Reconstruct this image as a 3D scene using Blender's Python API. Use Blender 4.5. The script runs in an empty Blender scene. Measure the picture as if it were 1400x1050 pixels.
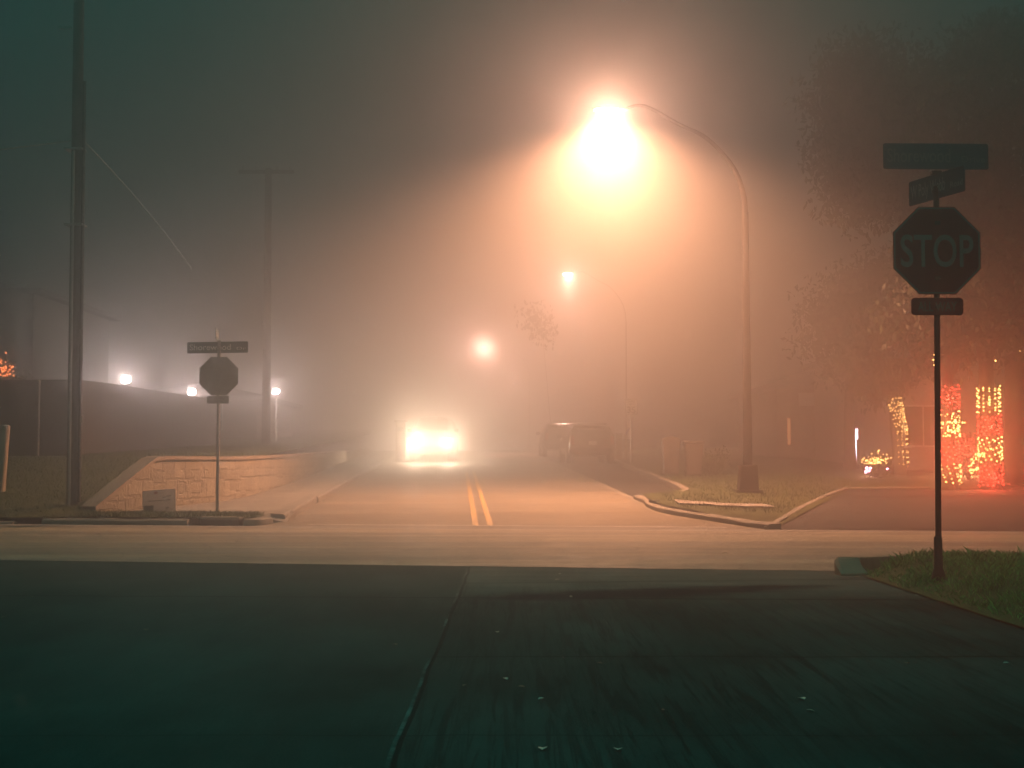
import bpy, bmesh, math, random
from mathutils import Vector, Matrix, Euler, noise as mnoise

S = bpy.context.scene
COL = S.collection
PI = math.pi
R = math.radians

# ------------------------------------------------------------------ camera
F = 1900.0
CAMZ = 1.15
TH = math.atan(105.0 / F)
cam = bpy.data.cameras.new("camera")
cam.sensor_width = 36.0
cam.lens = 36.0 * F / 1400.0
cam.clip_start = 0.05
cam.clip_end = 2000
camo = bpy.data.objects.new("camera", cam)
COL.objects.link(camo)
camo.location = (0, 0, CAMZ)
camo.rotation_euler = (PI / 2 + TH, 0, 0)
S.camera = camo


def at(px, py, Y):
    """a point of the place from its pixel in the 1400 x 1050 photograph and its distance ahead"""
    u = (525.0 - py) / F
    c, s = math.cos(TH), math.sin(TH)
    t = Y / (c - u * s)
    return Vector(((px - 700.0) / F * t, Y, CAMZ + t * (s + u * c)))


# ------------------------------------------------------------------ the lie of the land
def near_edge(x):
    return 15.15 - 0.17 * x


def far_edge(x):
    return 23.8 - 0.15 * x


def g(x, y):
    s = y - far_edge(x)
    if s <= 0:
        return 0.0
    return 0.03 * min(s, 58.0)


def road_c(y):
    return -0.49 - 0.0395 * (y - 24.0)


HALF = 3.58


def hill(x, y):
    s = max(0.0, y - far_edge(x) - 0.6)
    return 0.13 + 0.128 * min(s, 9.3) + 0.03 * max(0.0, s - 9.3) + 0.02 * mnoise.noise(Vector((x * .6, y * .6, 0)))


EDGE = ((4.28, 23.16), (6.5, 30.1), (8.7, 36.0), (20, 35.0), (40, 32.6))


def edge_dist(x, y):
    best = 99.0
    for (ax, ay), (bx, by) in zip(EDGE[:-1], EDGE[1:]):
        dx, dy = bx - ax, by - ay
        t = max(0.0, min(1.0, ((x - ax) * dx + (y - ay) * dy) / (dx * dx + dy * dy)))
        best = min(best, math.hypot(x - ax - dx * t, y - ay - dy * t))
    return best


def verge(x, y):
    e = 0.02 + 0.11 * min(1.0, edge_dist(x, y) / 1.8)
    return g(x, y) + e + 0.025 * mnoise.noise(Vector((x * .5, y * .5, 3)))


# ------------------------------------------------------------------ materials
class N:
    def __init__(self, name):
        self.m = bpy.data.materials.new(name)
        self.m.use_nodes = True
        self.t = self.m.node_tree
        self.b = self.t.nodes["Principled BSDF"]
        self.out = self.t.nodes["Material Output"]

    def n(self, typ, **kw):
        x = self.t.nodes.new(typ)
        for k, v in kw.items():
            setattr(x, k, v)
        return x

    def link(self, a, b):
        self.t.links.new(a, b)

    def val(self, sock, v):
        if isinstance(v, bpy.types.NodeSocket):
            self.link(v, sock)
        else:
            sock.default_value = v

    def math(self, op, a, b=0.0, c=None):
        x = self.n("ShaderNodeMath", operation=op)
        self.val(x.inputs[0], a)
        self.val(x.inputs[1], b)
        if c is not None:
            self.val(x.inputs[2], c)
        return x.outputs[0]

    def coord(self, kind="Object"):
        return self.n("ShaderNodeTexCoord").outputs[kind]

    def world(self):
        return self.n("ShaderNodeNewGeometry").outputs["Position"]

    def mapped(self, vec, scale=(1, 1, 1), loc=(0, 0, 0), rot=(0, 0, 0)):
        m = self.n("ShaderNodeMapping")
        m.inputs["Scale"].default_value = scale
        m.inputs["Location"].default_value = loc
        m.inputs["Rotation"].default_value = rot
        self.link(vec, m.inputs["Vector"])
        return m.outputs[0]

    def noise(self, vec, scale, detail=4, rough=.55, dist=0.0):
        x = self.n("ShaderNodeTexNoise")
        self.link(vec, x.inputs["Vector"])
        x.inputs["Scale"].default_value = scale
        x.inputs["Detail"].default_value = detail
        x.inputs["Roughness"].default_value = rough
        x.inputs["Distortion"].default_value = dist
        return x.outputs["Fac"]

    def ramp(self, fac, stops):
        x = self.n("ShaderNodeValToRGB")
        e = x.color_ramp.elements
        while len(e) < len(stops):
            e.new(0.5)
        for el, (p, c) in zip(e, stops):
            el.position = p
            el.color = (c, c, c, 1) if isinstance(c, (int, float)) else (*c, 1)
        self.link(fac, x.inputs[0])
        return x.outputs[0]

    def mix(self, fac, a, b, blend="MIX"):
        x = self.n("ShaderNodeMix", data_type="RGBA", blend_type=blend)
        self.val(x.inputs[0], fac)
        self.val(x.inputs[6], (*a, 1) if isinstance(a, tuple) else a)
        self.val(x.inputs[7], (*b, 1) if isinstance(b, tuple) else b)
        return x.outputs[2]

    def bump(self, h, strength=.3, dist=.01):
        x = self.n("ShaderNodeBump")
        x.inputs["Strength"].default_value = strength
        x.inputs["Distance"].default_value = dist
        self.link(h, x.inputs["Height"])
        self.link(x.outputs[0], self.b.inputs["Normal"])

    def base(self, c):
        self.val(self.b.inputs["Base Color"], (*c, 1) if isinstance(c, tuple) else c)

    def rough(self, v):
        self.val(self.b.inputs["Roughness"], v)

    def spec(self, v):
        self.b.inputs["Specular IOR Level"].default_value = v


def simple(name, col, rough=.6, var=.25, scale=6.0, metal=0.0, bump=0.0, spec=.5):
    n = N(name)
    v = n.noise(n.coord(), scale, 5)
    dark = tuple(c * (1 - var) for c in col)
    lite = tuple(min(1, c * (1 + var)) for c in col)
    n.base(n.ramp(v, [(.3, dark), (.7, lite)]))
    n.rough(rough)
    n.spec(spec)
    n.b.inputs["Metallic"].default_value = metal
    if bump:
        n.bump(n.noise(n.coord(), scale * 6, 3), bump, .01)
    return n.m


def emit(name, col, strength):
    n = N(name)
    n.base(tuple(.25 + .6 * c for c in col))
    n.b.inputs["Emission Color"].default_value = (*col, 1)
    n.b.inputs["Emission Strength"].default_value = strength
    n.m.cycles.emission_sampling = 'NONE'
    return n.m


def mat_asphalt(name='worn_asphalt', tone=1.0):
    n = N(name)
    p = n.world()
    big = n.noise(n.mapped(p, (.18, 1.1, 1), rot=(0, 0, R(9))), 1.0, 5, .6)
    fine = n.noise(p, 60, 3, .6)
    c = n.ramp(big, [(.3, tuple(q * tone for q in (.42, .36, .26))), (.5, tuple(q * tone for q in (.57, .485, .35))), (.7, tuple(q * tone for q in (.72, .62, .47)))])
    c = n.mix(n.math('MULTIPLY', fine, .5), c, (.13, .13, .13), "MULTIPLY")
    # tyre-polished tracks along the cross street
    tr = n.noise(n.mapped(p, (.025, .95, 1), rot=(0, 0, R(9))), 1.0, 6, .62)
    c = n.mix(n.ramp(tr, [(.44, 0.0), (.58, .6)]), c, (.2, .19, .18))
    vo = n.n("ShaderNodeTexVoronoi", feature='DISTANCE_TO_EDGE')
    n.link(n.mapped(p, (.35, .35, 1)), vo.inputs["Vector"])
    crack = n.ramp(n.math('ADD', vo.outputs["Distance"], n.math('MULTIPLY', n.noise(p, 3, 4), .03)), [(.018, 1.0), (.03, 0.0)])
    c = n.mix(n.math('MULTIPLY', crack, .55), c, (.06, .06, .06))
    vs_ = n.n("ShaderNodeTexVoronoi")
    n.link(n.mapped(p, (26, 26, 26)), vs_.inputs["Vector"])
    sp_ = n.n("ShaderNodeSeparateColor")
    n.link(vs_.outputs["Color"], sp_.inputs[0])
    n_spk = n.math('MULTIPLY', n.math('GREATER_THAN', sp_.outputs[0], .93), n.ramp(n.noise(p, .55, 3), [(.45, 0.0), (.62, 1.0)]))
    c = n.mix(n.math('MULTIPLY', n_spk, .85), c, (.9, .84, .7))  # pale aggregate specks; the street's sparkle is painted into their colour
    dk_ = n.math('MULTIPLY', n.math('GREATER_THAN', sp_.outputs[1], .94), .5)
    c = n.mix(dk_, c, (.12, .11, .1))
    n.base(c)
    n.rough(n.ramp(n.noise(p, 2.3, 4), [(.3, .42), (.7, .7)]))
    n.spec(.10)
    h = n.math('ADD', n.noise(p, 95, 2), n.math('MULTIPLY', n.noise(p, 22, 3), .7))
    n.bump(h, .9, .02)
    return n.m


def mat_concrete_road():
    n = N("old_dark_concrete")
    p = n.world()
    sx = n.n("ShaderNodeSeparateXYZ")
    n.link(p, sx.inputs[0])
    X, Y = sx.outputs[0], sx.outputs[1]
    wob = n.math('SUBTRACT', n.noise(n.mapped(p, (1, .55, 1)), 1.6, 3), .5)
    right = n.ramp(n.math('ADD', X, 1.45), [(.95, 0.0), (1.0, 1.0)])
    # base blotches
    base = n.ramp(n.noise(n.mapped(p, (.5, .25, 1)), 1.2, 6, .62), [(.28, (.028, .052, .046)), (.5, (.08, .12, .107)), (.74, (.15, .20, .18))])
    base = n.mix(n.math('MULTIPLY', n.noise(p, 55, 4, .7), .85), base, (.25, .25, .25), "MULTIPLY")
    far_pale = n.ramp(n.math('MULTIPLY', n.math('ADD', n.math('ADD', n.math('MULTIPLY', X, .05), Y), n.math('MULTIPLY', n.noise(n.mapped(p, (.5, 1, 1), (2, 9, 0)), 1.6, 5, .6), 1.6)), .05), [(.605, 0.0), (.70, 1.0)])  # paler towards the cross street, mostly right of the middle joint
    far_pale = n.math('MULTIPLY', far_pale, n.math('ADD', n.math('MULTIPLY', right, .85), .15))
    base = n.mix(n.math('MULTIPLY', far_pale, n.ramp(n.noise(n.mapped(p, (.8, 2.5, 1), (5, 0, 0)), 1.0, 6, .65), [(.3, .25), (.7, 1.0)])), base, n.mix(n.math('MULTIPLY', n.noise(n.mapped(p, (.6, 1.6, 1)), 2.0, 6, .65), .7), (.30, .28, .24), (.16, .16, .14)))
    # long dribbled streaks of run-off along the lane
    st = n.noise(n.mapped(p, (13, .5, 1)), 1.0, 6, .68, 1.1)
    streak = n.ramp(st, [(.40, 1.0), (.50, 0.0)])
    st2 = n.noise(n.mapped(p, (30, .8, 1), (4, 2, 0)), 1.0, 4, .6, 1.2)
    streak2 = n.ramp(st2, [(.38, 1.0), (.44, 0.0)])
    sk = n.math('MULTIPLY', n.math('MAXIMUM', n.math('MULTIPLY', streak, .75), n.math('MULTIPLY', streak2, .8)), n.math('ADD', n.math('MULTIPLY', right, .75), .2))
    lane = n.ramp(n.noise(n.mapped(p, (.6, .3, 1), (3, 1, 0)), 1.0, 3), [(.3, .35), (.6, 1.0)])
    base = n.mix(n.math('MULTIPLY', n.math('MULTIPLY', sk, lane), n.math('SUBTRACT', 1.0, n.math('MULTIPLY', far_pale, .8))), base, (.022, .028, .026))

    # joints
    def joint(expr, half, dark=1.0):
        return n.math('MULTIPLY', n.math('LESS_THAN', n.math('ABSOLUTE', expr), half), dark)
    cen = n.math('ADD', n.math('SUBTRACT', X, -.455), n.math('MULTIPLY', wob, .055))
    j1 = joint(cen, .013, .75)
    w2 = n.math('MULTIPLY', wob, .12)
    j2 = joint(n.math('ADD', n.math('SUBTRACT', n.math('ADD', Y, n.math('MULTIPLY', X, .05)), 11.75), w2), .035)
    j3 = n.math('MULTIPLY', joint(n.math('ADD', n.math('SUBTRACT', Y, 8.25), w2), .02), right)
    j4 = n.math('MULTIPLY', joint(n.math('ADD', n.math('SUBTRACT', n.math('ADD', Y, n.math('MULTIPLY', X, -.12)), 13.2), w2), .02), right)
    j5 = joint(n.math('ADD', n.math('SUBTRACT', Y, 5.9), w2), .012, .6)
    jj = n.math('MAXIMUM', n.math('MAXIMUM', j1, j2), n.math('MAXIMUM', n.math('MAXIMUM', j3, j4), j5))
    base = n.mix(n.math('MULTIPLY', jj, .9), base, (.012, .015, .014))
    # pale crumbs of lime lying along the middle joint
    pale = n.math('MULTIPLY', joint(n.math('SUBTRACT', cen, -.018), .010), n.ramp(n.noise(n.mapped(p, (.4, .55, 1), (0, 1.7, 0)), 1.3, 7, .75), [(.48, 0.0), (.64, .42)]))
    base = n.mix(pale, base, (.62, .64, .6))
    # tree branch shadow painted into the colour as a ragged dark patch
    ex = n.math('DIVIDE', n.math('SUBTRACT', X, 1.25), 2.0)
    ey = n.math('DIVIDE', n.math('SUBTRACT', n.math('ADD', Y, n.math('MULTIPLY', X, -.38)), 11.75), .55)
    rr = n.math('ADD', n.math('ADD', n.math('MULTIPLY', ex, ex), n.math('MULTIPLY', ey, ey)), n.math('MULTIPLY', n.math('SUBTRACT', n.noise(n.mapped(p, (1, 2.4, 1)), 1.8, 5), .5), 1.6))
    branch_shadow = n.ramp(rr, [(.2, 1.0), (1.05, 0.0)])
    base = n.mix(n.math('MULTIPLY', branch_shadow, .85), base, (.018, .028, .034))
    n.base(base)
    n.rough(n.math('SUBTRACT', n.ramp(n.noise(p, 3, 3), [(.3, .62), (.7, .85)]), n.math('MULTIPLY', branch_shadow, .1)))
    n.spec(0.0)
    h = n.math('SUBTRACT', n.math('ADD', n.noise(p, 60, 3), n.math('MULTIPLY', st, .8)), n.math('MULTIPLY', jj, 1.5))
    n.bump(h, .5, .012)
    return n.m


def mat_ground(name, c0, c1, c2, scale=1.2, bump=.6):
    n = N(name)
    p = n.world()
    c = n.ramp(n.noise(p, scale, 7, .65), [(.3, c0), (.5, c1), (.72, c2)])
    c = n.mix(n.math('MULTIPLY', n.noise(p, 40, 3), .5), c, (.2, .2, .2), "MULTIPLY")
    n.base(c)
    n.rough(.9)
    n.spec(.2)
    n.bump(n.math('ADD', n.noise(p, 30, 4), n.noise(p, 90, 2)), bump, .03)
    return n.m


def mat_concrete(name, c, joint=None):
    n = N(name)
    p = n.world()
    v = n.noise(p, 1.5, 7, .65)
    col = n.ramp(v, [(.25, tuple(x * .62 for x in c)), (.5, c), (.8, tuple(min(1, x * 1.25) for x in c))])
    col = n.mix(n.math('MULTIPLY', n.noise(p, 45, 3), .4), col, (.25, .25, .25), "MULTIPLY")
    sp = n.ramp(n.noise(p, 5, 5, .7), [(.62, 0.0), (.72, .55)])
    col = n.mix(sp, col, tuple(x * .35 for x in c))
    if joint:
        sx = n.n("ShaderNodeSeparateXYZ")
        n.link(p, sx.inputs[0])
        fr = n.math('FRACT', n.math('DIVIDE', n.math('ADD', sx.outputs[1], n.math('MULTIPLY', sx.outputs[0], .1)), joint))
        j = n.math('LESS_THAN', n.math('ABSOLUTE', n.math('SUBTRACT', fr, .5)), .022)
        col = n.mix(n.math('MULTIPLY', j, .85), col, (.05, .05, .045))
    n.base(col)
    n.rough(.85)
    n.bump(n.noise(p, 55, 4), .4, .01)
    return n.m


def mat_stone():
    n = N("stacked_limestone")
    uv = n.coord("UV")
    b = n.n("ShaderNodeTexBrick", offset=.37, squash=1.7, squash_frequency=3)
    wv = n.n("ShaderNodeVectorMath", operation='ADD')
    nz = n.n("ShaderNodeTexNoise")
    n.link(uv, nz.inputs["Vector"])
    nz.inputs["Scale"].default_value = 3.0
    sc = n.n("ShaderNodeVectorMath", operation='SCALE')
    n.link(nz.outputs["Color"], sc.inputs[0])
    sc.inputs["Scale"].default_value = .09
    n.link(uv, wv.inputs[0])
    n.link(sc.outputs[0], wv.inputs[1])
    n.link(wv.outputs[0], b.inputs["Vector"])
    b.inputs["Scale"].default_value = 1.0
    b.inputs["Brick Width"].default_value = .62
    b.inputs["Row Height"].default_value = .25
    b.inputs["Mortar Size"].default_value = .03
    b.inputs["Mortar Smooth"].default_value = .3
    b.inputs["Bias"].default_value = -.1
    b.inputs["Color1"].default_value = (.36, .32, .24, 1)
    b.inputs["Color2"].default_value = (.56, .51, .41, 1)
    b.inputs["Mortar"].default_value = (.33, .29, .225, 1)
    b2 = n.n("ShaderNodeTexBrick", offset=.31, squash=.7, squash_frequency=3)
    n.link(wv.outputs[0], b2.inputs["Vector"])
    for nm, vv in (("Scale", 1.0), ("Brick Width", .37), ("Row Height", .41), ("Mortar Size", .026), ("Mortar Smooth", .3), ("Color1", (.38, .34, .26, 1)), ("Color2", (.55, .5, .4, 1)), ("Mortar", (.33, .29, .225, 1))):
        b2.inputs[nm].default_value = vv
    sel = n.ramp(n.noise(n.mapped(uv, (1.1, 1.6, 1)), 1.3, 1), [(.48, 0.0), (.50, 1.0)])
    bc_ = n.mix(sel, b.outputs["Color"], b2.outputs["Color"])
    bf_ = n.mix(sel, b.outputs["Fac"], b2.outputs["Fac"])
    v = n.noise(uv, 7, 6, .65)
    c = n.mix(n.math('MULTIPLY', v, .75), bc_, (.45, .42, .36), "MULTIPLY")
    n.base(c)
    n.rough(.9)
    h = n.math('SUBTRACT', n.math('MULTIPLY', v, .9), n.math('MULTIPLY', bf_, .7))
    n.bump(h, .6, .05)
    return n.m


def mat_brick(name, c1, c2, mort):
    n = N(name)
    p = n.coord("UV")
    b = n.n("ShaderNodeTexBrick")
    n.link(p, b.inputs["Vector"])
    b.inputs["Scale"].default_value = 1.0
    b.inputs["Brick Width"].default_value = .22
    b.inputs["Row Height"].default_value = .075
    b.inputs["Mortar Size"].default_value = .006
    b.inputs["Color1"].default_value = (*c1, 1)
    b.inputs["Color2"].default_value = (*c2, 1)
    b.inputs["Mortar"].default_value = (*mort, 1)
    n.base(n.mix(n.math('MULTIPLY', n.noise(p, 2.5, 5), .6), b.outputs["Color"], (.4, .4, .4), "MULTIPLY"))
    n.rough(.9)
    n.bump(b.outputs["Fac"], -.4, .01)
    return n.m


def mat_planks(name, c):
    n = N(name)
    uv = n.coord("UV")
    sx = n.n("ShaderNodeSeparateXYZ")
    n.link(uv, sx.inputs[0])
    u = n.math('DIVIDE', sx.outputs[0], .14)
    fr = n.math('FRACT', u)
    gap = n.math('LESS_THAN', fr, .06)
    wn = n.n("ShaderNodeTexWhiteNoise", noise_dimensions='1D')
    n.link(n.math('FLOOR', u), wn.inputs["W"])
    gr = n.noise(n.mapped(uv, (14, 1.2, 1)), 1.5, 5)
    col = n.ramp(n.math('ADD', n.math('MULTIPLY', wn.outputs["Value"], .5), n.math('MULTIPLY', gr, .5)), [(.2, tuple(x * .6 for x in c)), (.8, tuple(x * 1.35 for x in c))])
    n.base(n.mix(n.math('MULTIPLY', gap, .9), col, (.005, .005, .005)))
    n.rough(.85)
    n.bump(n.math('SUBTRACT', gr, gap), .5, .01)
    return n.m


def mat_leaf(name, c):
    n = N(name)
    oi = n.n("ShaderNodeNewGeometry").outputs["Random Per Island"]
    n.base(n.ramp(oi, [(.1, tuple(x * .55 for x in c)), (.6, c), (.95, tuple(x * 1.6 for x in c))]))
    n.rough(.5)
    n.spec(.4)
    n.b.inputs["Transmission Weight"].default_value = 0.0
    return n.m


def mat_paint(name, c, wear=.5):
    n = N(name)
    p = n.world()
    w = n.ramp(n.noise(p, 6, 6, .7), [(.42, wear), (.62, 0.0)])
    n.base(n.mix(w, c, (.2, .19, .175)))
    n.rough(.6)
    n.bump(n.noise(p, 90, 2), .4, .01)
    return n.m


M = {}
M['asphalt'] = mat_asphalt()
M['farasphalt'] = mat_asphalt('road_asphalt', .58)
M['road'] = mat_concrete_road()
M['lawn'] = mat_ground("lawn_turf", (.035, .045, .016), (.065, .085, .028), (.12, .125, .055))
M['vergeturf'] = mat_ground('verge_turf', (.05, .085, .03), (.09, .15, .05), (.15, .2, .08))
M['soil'] = mat_ground("dry_soil", (.08, .07, .05), (.12, .105, .075), (.17, .15, .11))
M['drive'] = mat_ground("dark_asphalt", (.045, .045, .045), (.06, .06, .06), (.085, .083, .08), .7, .4)
M['patch'] = mat_ground('asphalt_patch', (.26, .25, .23), (.31, .30, .27), (.36, .34, .31), .9, .4)
M['kerb'] = mat_concrete("kerb_concrete", (.25, .235, .20))
M['kerbpale'] = mat_concrete('pale_kerb_concrete', (.38, .31, .22))
M['walk'] = mat_concrete("pavement_concrete", (.33, .31, .275), 1.5)
M['stone'] = mat_stone()
M['cap'] = mat_concrete("wall_cap_stone", (.36, .30, .24))
M['brick'] = mat_brick("house_brick", (.26, .15, .10), (.36, .22, .15), (.34, .3, .26))
M['palebrick'] = mat_brick("pale_brick", (.40, .32, .25), (.50, .42, .34), (.45, .42, .38))
M['fence'] = mat_planks("fence_boards", (.06, .05, .04))
M['siding'] = simple("painted_siding", (.17, .155, .13), .8, .12, 2)
M['white'] = simple("white_paint", (.72, .71, .68), .6, .1, 3)
M['roof'] = simple("roof_shingles", (.055, .052, .05), .9, .35, 14, bump=.5)
M['glass'] = simple("dark_glass", (.012, .014, .016), .06, .1, 2)
M['bark'] = simple("tree_bark", (.085, .068, .052), .95, .45, 9, bump=.9)
M['polewood'] = simple("creosoted_wood", (.062, .052, .043), .9, .35, 5, bump=.5)
M['galv'] = simple("galvanised_steel", (.34, .34, .33), .42, .2, 9, .7)
M['darkmetal'] = simple("dark_green_steel", (.035, .055, .048), .55, .25, 10, .2)
M['signback'] = simple("bare_aluminium_back", (.23, .225, .215), .55, .2, 8, .35)
M['red'] = simple("red_sheeting", (.30, .018, .02), .45, .12, 5)
M['signwhite'] = simple("white_sheeting", (.75, .75, .73), .45, .08, 5)
M['dullwhite'] = simple('dimmed_white_sheeting', (.12, .18, .17), .6, .1, 5)  # white sheeting darkened in its colour for lettering that gets no light
M['midwhite'] = simple('half_dimmed_white_sheeting', (.30, .36, .34), .6, .1, 5)  # same sheeting, unlit dimness painted in less deeply for the lower blade
M['lamppole'] = simple('weathered_lamp_steel', (.013, .0125, .012), .85, .25, 9, .0, spec=.05)
M['blade'] = simple("street_blade_sheeting", (.008, .085, .105), .45, .1, 5)
M['black'] = simple("black_rubber", (.018, .018, .018), .8, .2, 9)
M['wire'] = simple("cable_sheath", (.24, .22, .2), .6, .1, 3)
M['palecable'] = simple("weathered_conduit", (.30, .30, .28), .5, .2, 4)
M['yellow'] = mat_paint("yellow_line_paint", (.56, .35, .07), .6)
M['linewhite'] = mat_paint("white_line_paint", (.82, .8, .76), .3)
M['grass'] = mat_leaf("grass_blades", (.20, .40, .13))
M['lawngrass'] = mat_leaf('lawn_blades', (.085, .13, .045))
M['leaf'] = mat_leaf("oak_leaves", (.034, .042, .018))
M['leaf2'] = mat_leaf("shrub_leaves", (.04, .06, .022))
M['fallen'] = mat_leaf("dry_fallen_leaf", (.17, .12, .06))
M['palefallen'] = mat_leaf("pale_fallen_leaf", (.62, .58, .46))
M['bin'] = simple("bin_plastic", (.05, .04, .035), .55, .2, 6)
M['gold'] = emit("gold_bulbs", (1.0, .50, .13), 14)
M['redb'] = emit("red_bulbs", (1.0, .03, .018), 13)
M['pinkb'] = emit("pink_bulbs", (1.0, .35, .5), 22)
M['orangeb'] = emit("orange_bulbs", (1.0, .22, .06), 8)
M['lens'] = emit("street_lamp_lens", (1.0, .80, .58), 160)
M['lensfar'] = emit("far_lamp_lens", (1.0, .86, .76), 260)
M['lenstiny'] = emit('distant_lamp_lens', (1.0, .86, .8), 3000)
M['flood'] = emit("flood_lamp_lens", (1.0, .86, .86), 160)
M['headlit'] = emit("headlamp_lit", (1.0, .80, .55), 260)
M['winorange'] = emit("warm_window", (1.0, .34, .12), 1.6)
M['winwhite'] = emit("cool_porch_lamp", (1.0, .82, .95), 9)
M['carpaint'] = simple("dark_car_paint", (.17, .155, .145), .25, .1, 3, .3)
M['carpaint2'] = simple("black_car_paint", (.012, .012, .012), .28, .1, 3, .4)
M['chrome'] = simple("bright_trim", (.6, .6, .6), .2, .1, 4, 1.0)
M['taillight'] = simple("red_tail_lens", (.28, .01, .012), .15, .1, 4)
M['clearlens'] = simple("clear_lamp_lens", (.5, .5, .48), .12, .1, 4)
M['darkprint'] = simple("dark_print", (.04, .055, .05), .6, .2, 5)
M['redprint'] = simple("red_print", (.35, .04, .03), .6, .2, 5)
M['signgrey'] = simple("weathered_sign_sheet", (.44, .42, .42), .6, .12, 4)
_n = N("translucent_sign_plastic")
_v = _n.ramp(_n.noise(_n.coord(), 4, 4), [(.3, (.58, .55, .53)), (.7, (.72, .69, .67))])
_n.base(_v)
_n.rough(.6)
_tr = _n.n("ShaderNodeBsdfTranslucent")
_n.link(_v, _tr.inputs[0])
_mx = _n.n("ShaderNodeMixShader")
_mx.inputs[0].default_value = .5
_n.link(_n.b.outputs[0], _mx.inputs[1])
_n.link(_tr.outputs[0], _mx.inputs[2])
_n.link(_mx.outputs[0], _n.out.inputs[0])
M['signplastic'] = _n.m
M['post'] = simple("pale_marker_post", (.42, .36, .27), .6, .2, 5)
M['blueband'] = simple("blue_band", (.06, .08, .45), .3, .1, 5)

# ------------------------------------------------------------------ mesh building
WO = {}


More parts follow.
